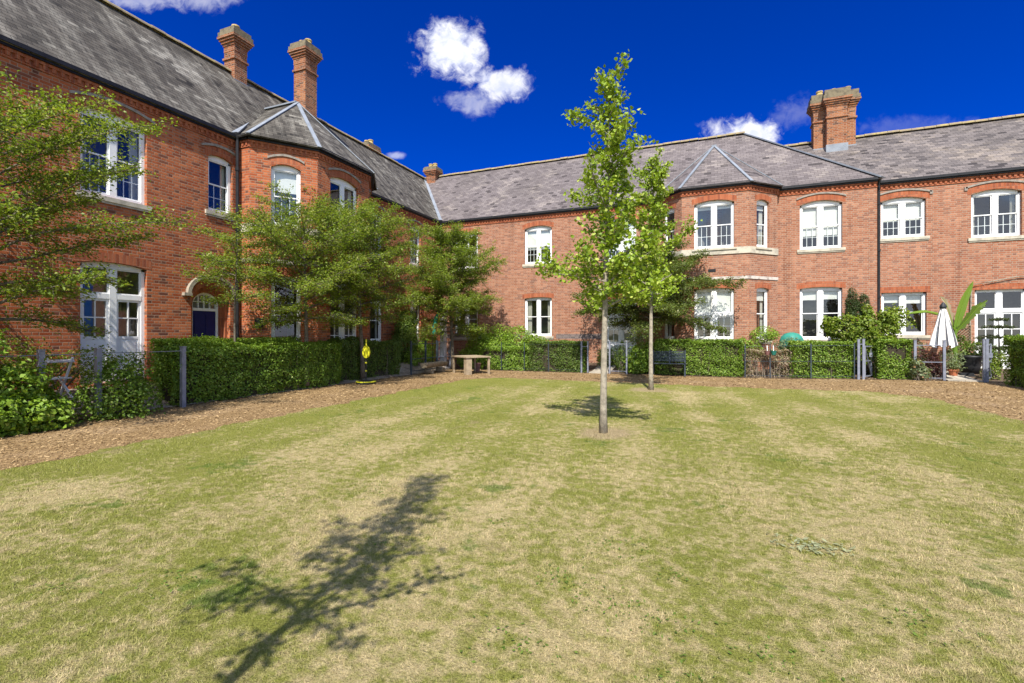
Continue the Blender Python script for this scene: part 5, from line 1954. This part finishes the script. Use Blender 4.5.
# lattice
t = thing('trellis', (8.62, 22.5, .9), 'diamond lattice panel on the wall left of the right white doors', 'trellis')
mb = MB()
x0, x1, z0, z1, y_ = 8.40, 8.86, 1.02, 1.92, 22.5
for a in np.arange(-1, 1.4, .105):
    for sg in (1, -1):
        p, q = [], None
        # clip the slat to the panel
        seg = []
        for s in np.linspace(0, 1, 60):
            z = z0 + (z1 - z0) * s
            x = x0 + a + sg * (z - z0) if sg > 0 else x1 - a - (z - z0)
            if x0 <= x <= x1:
                seg.append((x, y_ + (.012 if sg > 0 else 0), z))
        if len(seg) > 2:
            mb.bar(seg[0], seg[-1], .010, .022, (0, 1, 0))
mb.build('lattice', TIMBER, t)
mb = MB()
for x in (x0 - .02, x1):
    mb.box(x, x + .02, y_ - .02, y_ + .03, z0, z1)
for z in (z0 - .022, z1 + .002):
    mb.box(x0 - .02, x1 + .02, y_ - .02, y_ + .03, z, z + .02)
mb.build('frame', TIMBER, t)

# covered barbecue: domed green cover
t = thing('covered_barbecue', (2.95, 20.9, .2), 'domed green cover standing above the dried-out hedge', 'cover')
mb = MB()
NP = 24
prof = [(.44, .75), (.43, 1.0), (.42, 1.26), (.36, 1.42), (.24, 1.53), (.08, 1.58)]
for r, z in prof:
    for k in range(NP):
        a = 2 * math.pi * k / NP
        rr = r * (1 + .035 * math.sin(6 * a + z * 4) + .02 * math.sin(11 * a))
        mb.v.append((2.95 + rr * math.cos(a), 20.9 + rr * .85 * math.sin(a), z + .1))
for j in range(len(prof) - 1):
    for k in range(NP):
        q = (k + 1) % NP
        mb.f.append((j * NP + k, j * NP + q, (j + 1) * NP + q, (j + 1) * NP + k))
mb.f.append(tuple((len(prof) - 1) * NP + k for k in range(NP)))
mb.build('cover', TEALCOVER, t, smooth=True)
for a in (-.3, .3):
    for b in (-.2, .2):
        mb = MB()
        mb.box(2.95 + a - .02, 2.95 + a + .02, 20.9 + b - .02, 20.9 + b + .02, .15, .85)
        mb.build('leg', DARKPL, t)
# hanging pots on the dry hedge rail
for x, m, lb in ((1.90, PURPLEPOT, 'small dusky hanging pot on the rail in front of the dried-out hedge'), (2.10, TEALCOVER, 'small green hanging pot on the rail in front of the dried-out hedge')):
    t = thing('hanging_pot', (x + .1, 19.66, .9), lb, 'plant pot', 'hanging pots on the fence rail')
    mb = MB()
    mb.lathe((x + .1, 19.60, .86), [(.06, 0), (.11, .14), (.12, .15), (.10, .15)], 14)
    mb.build('pot', m, t)
    mb = MB()
    mb.bar((x + .1, 19.60, 1.0), (x + .1, 19.69, 1.2), .015, .015, (1, 0, 0))
    mb.build('hook', WHITE, t)

# bare climber stem trained across the right-hand wall
mb = MB()
mb.tube([(8.86, 22.55, .3), (8.87, 22.54, 2.0), (8.90, 22.53, 3.38), (9.5, 22.53, 3.52), (10.2, 22.53, 3.66), (11.3, 22.53, 3.70), (12.0, 22.53, 3.66)], [.028, .024, .022, .02, .018, .014, .008], 6)
for k in range(14):
    x = 9.0 + k * .2
    z = 3.42 + .13 * min(1, (x - 8.9) * .6)
    mb.tube([(x, 22.53, z), (x + .1, 22.50, z + random.uniform(-.12, .12))], [.007, .003], 4)
tag(mb.build('climber_stem', BARKG, None, (8.86, 22.55, .3)), 'bare grey climber stem trained above the right white doors', 'climber')
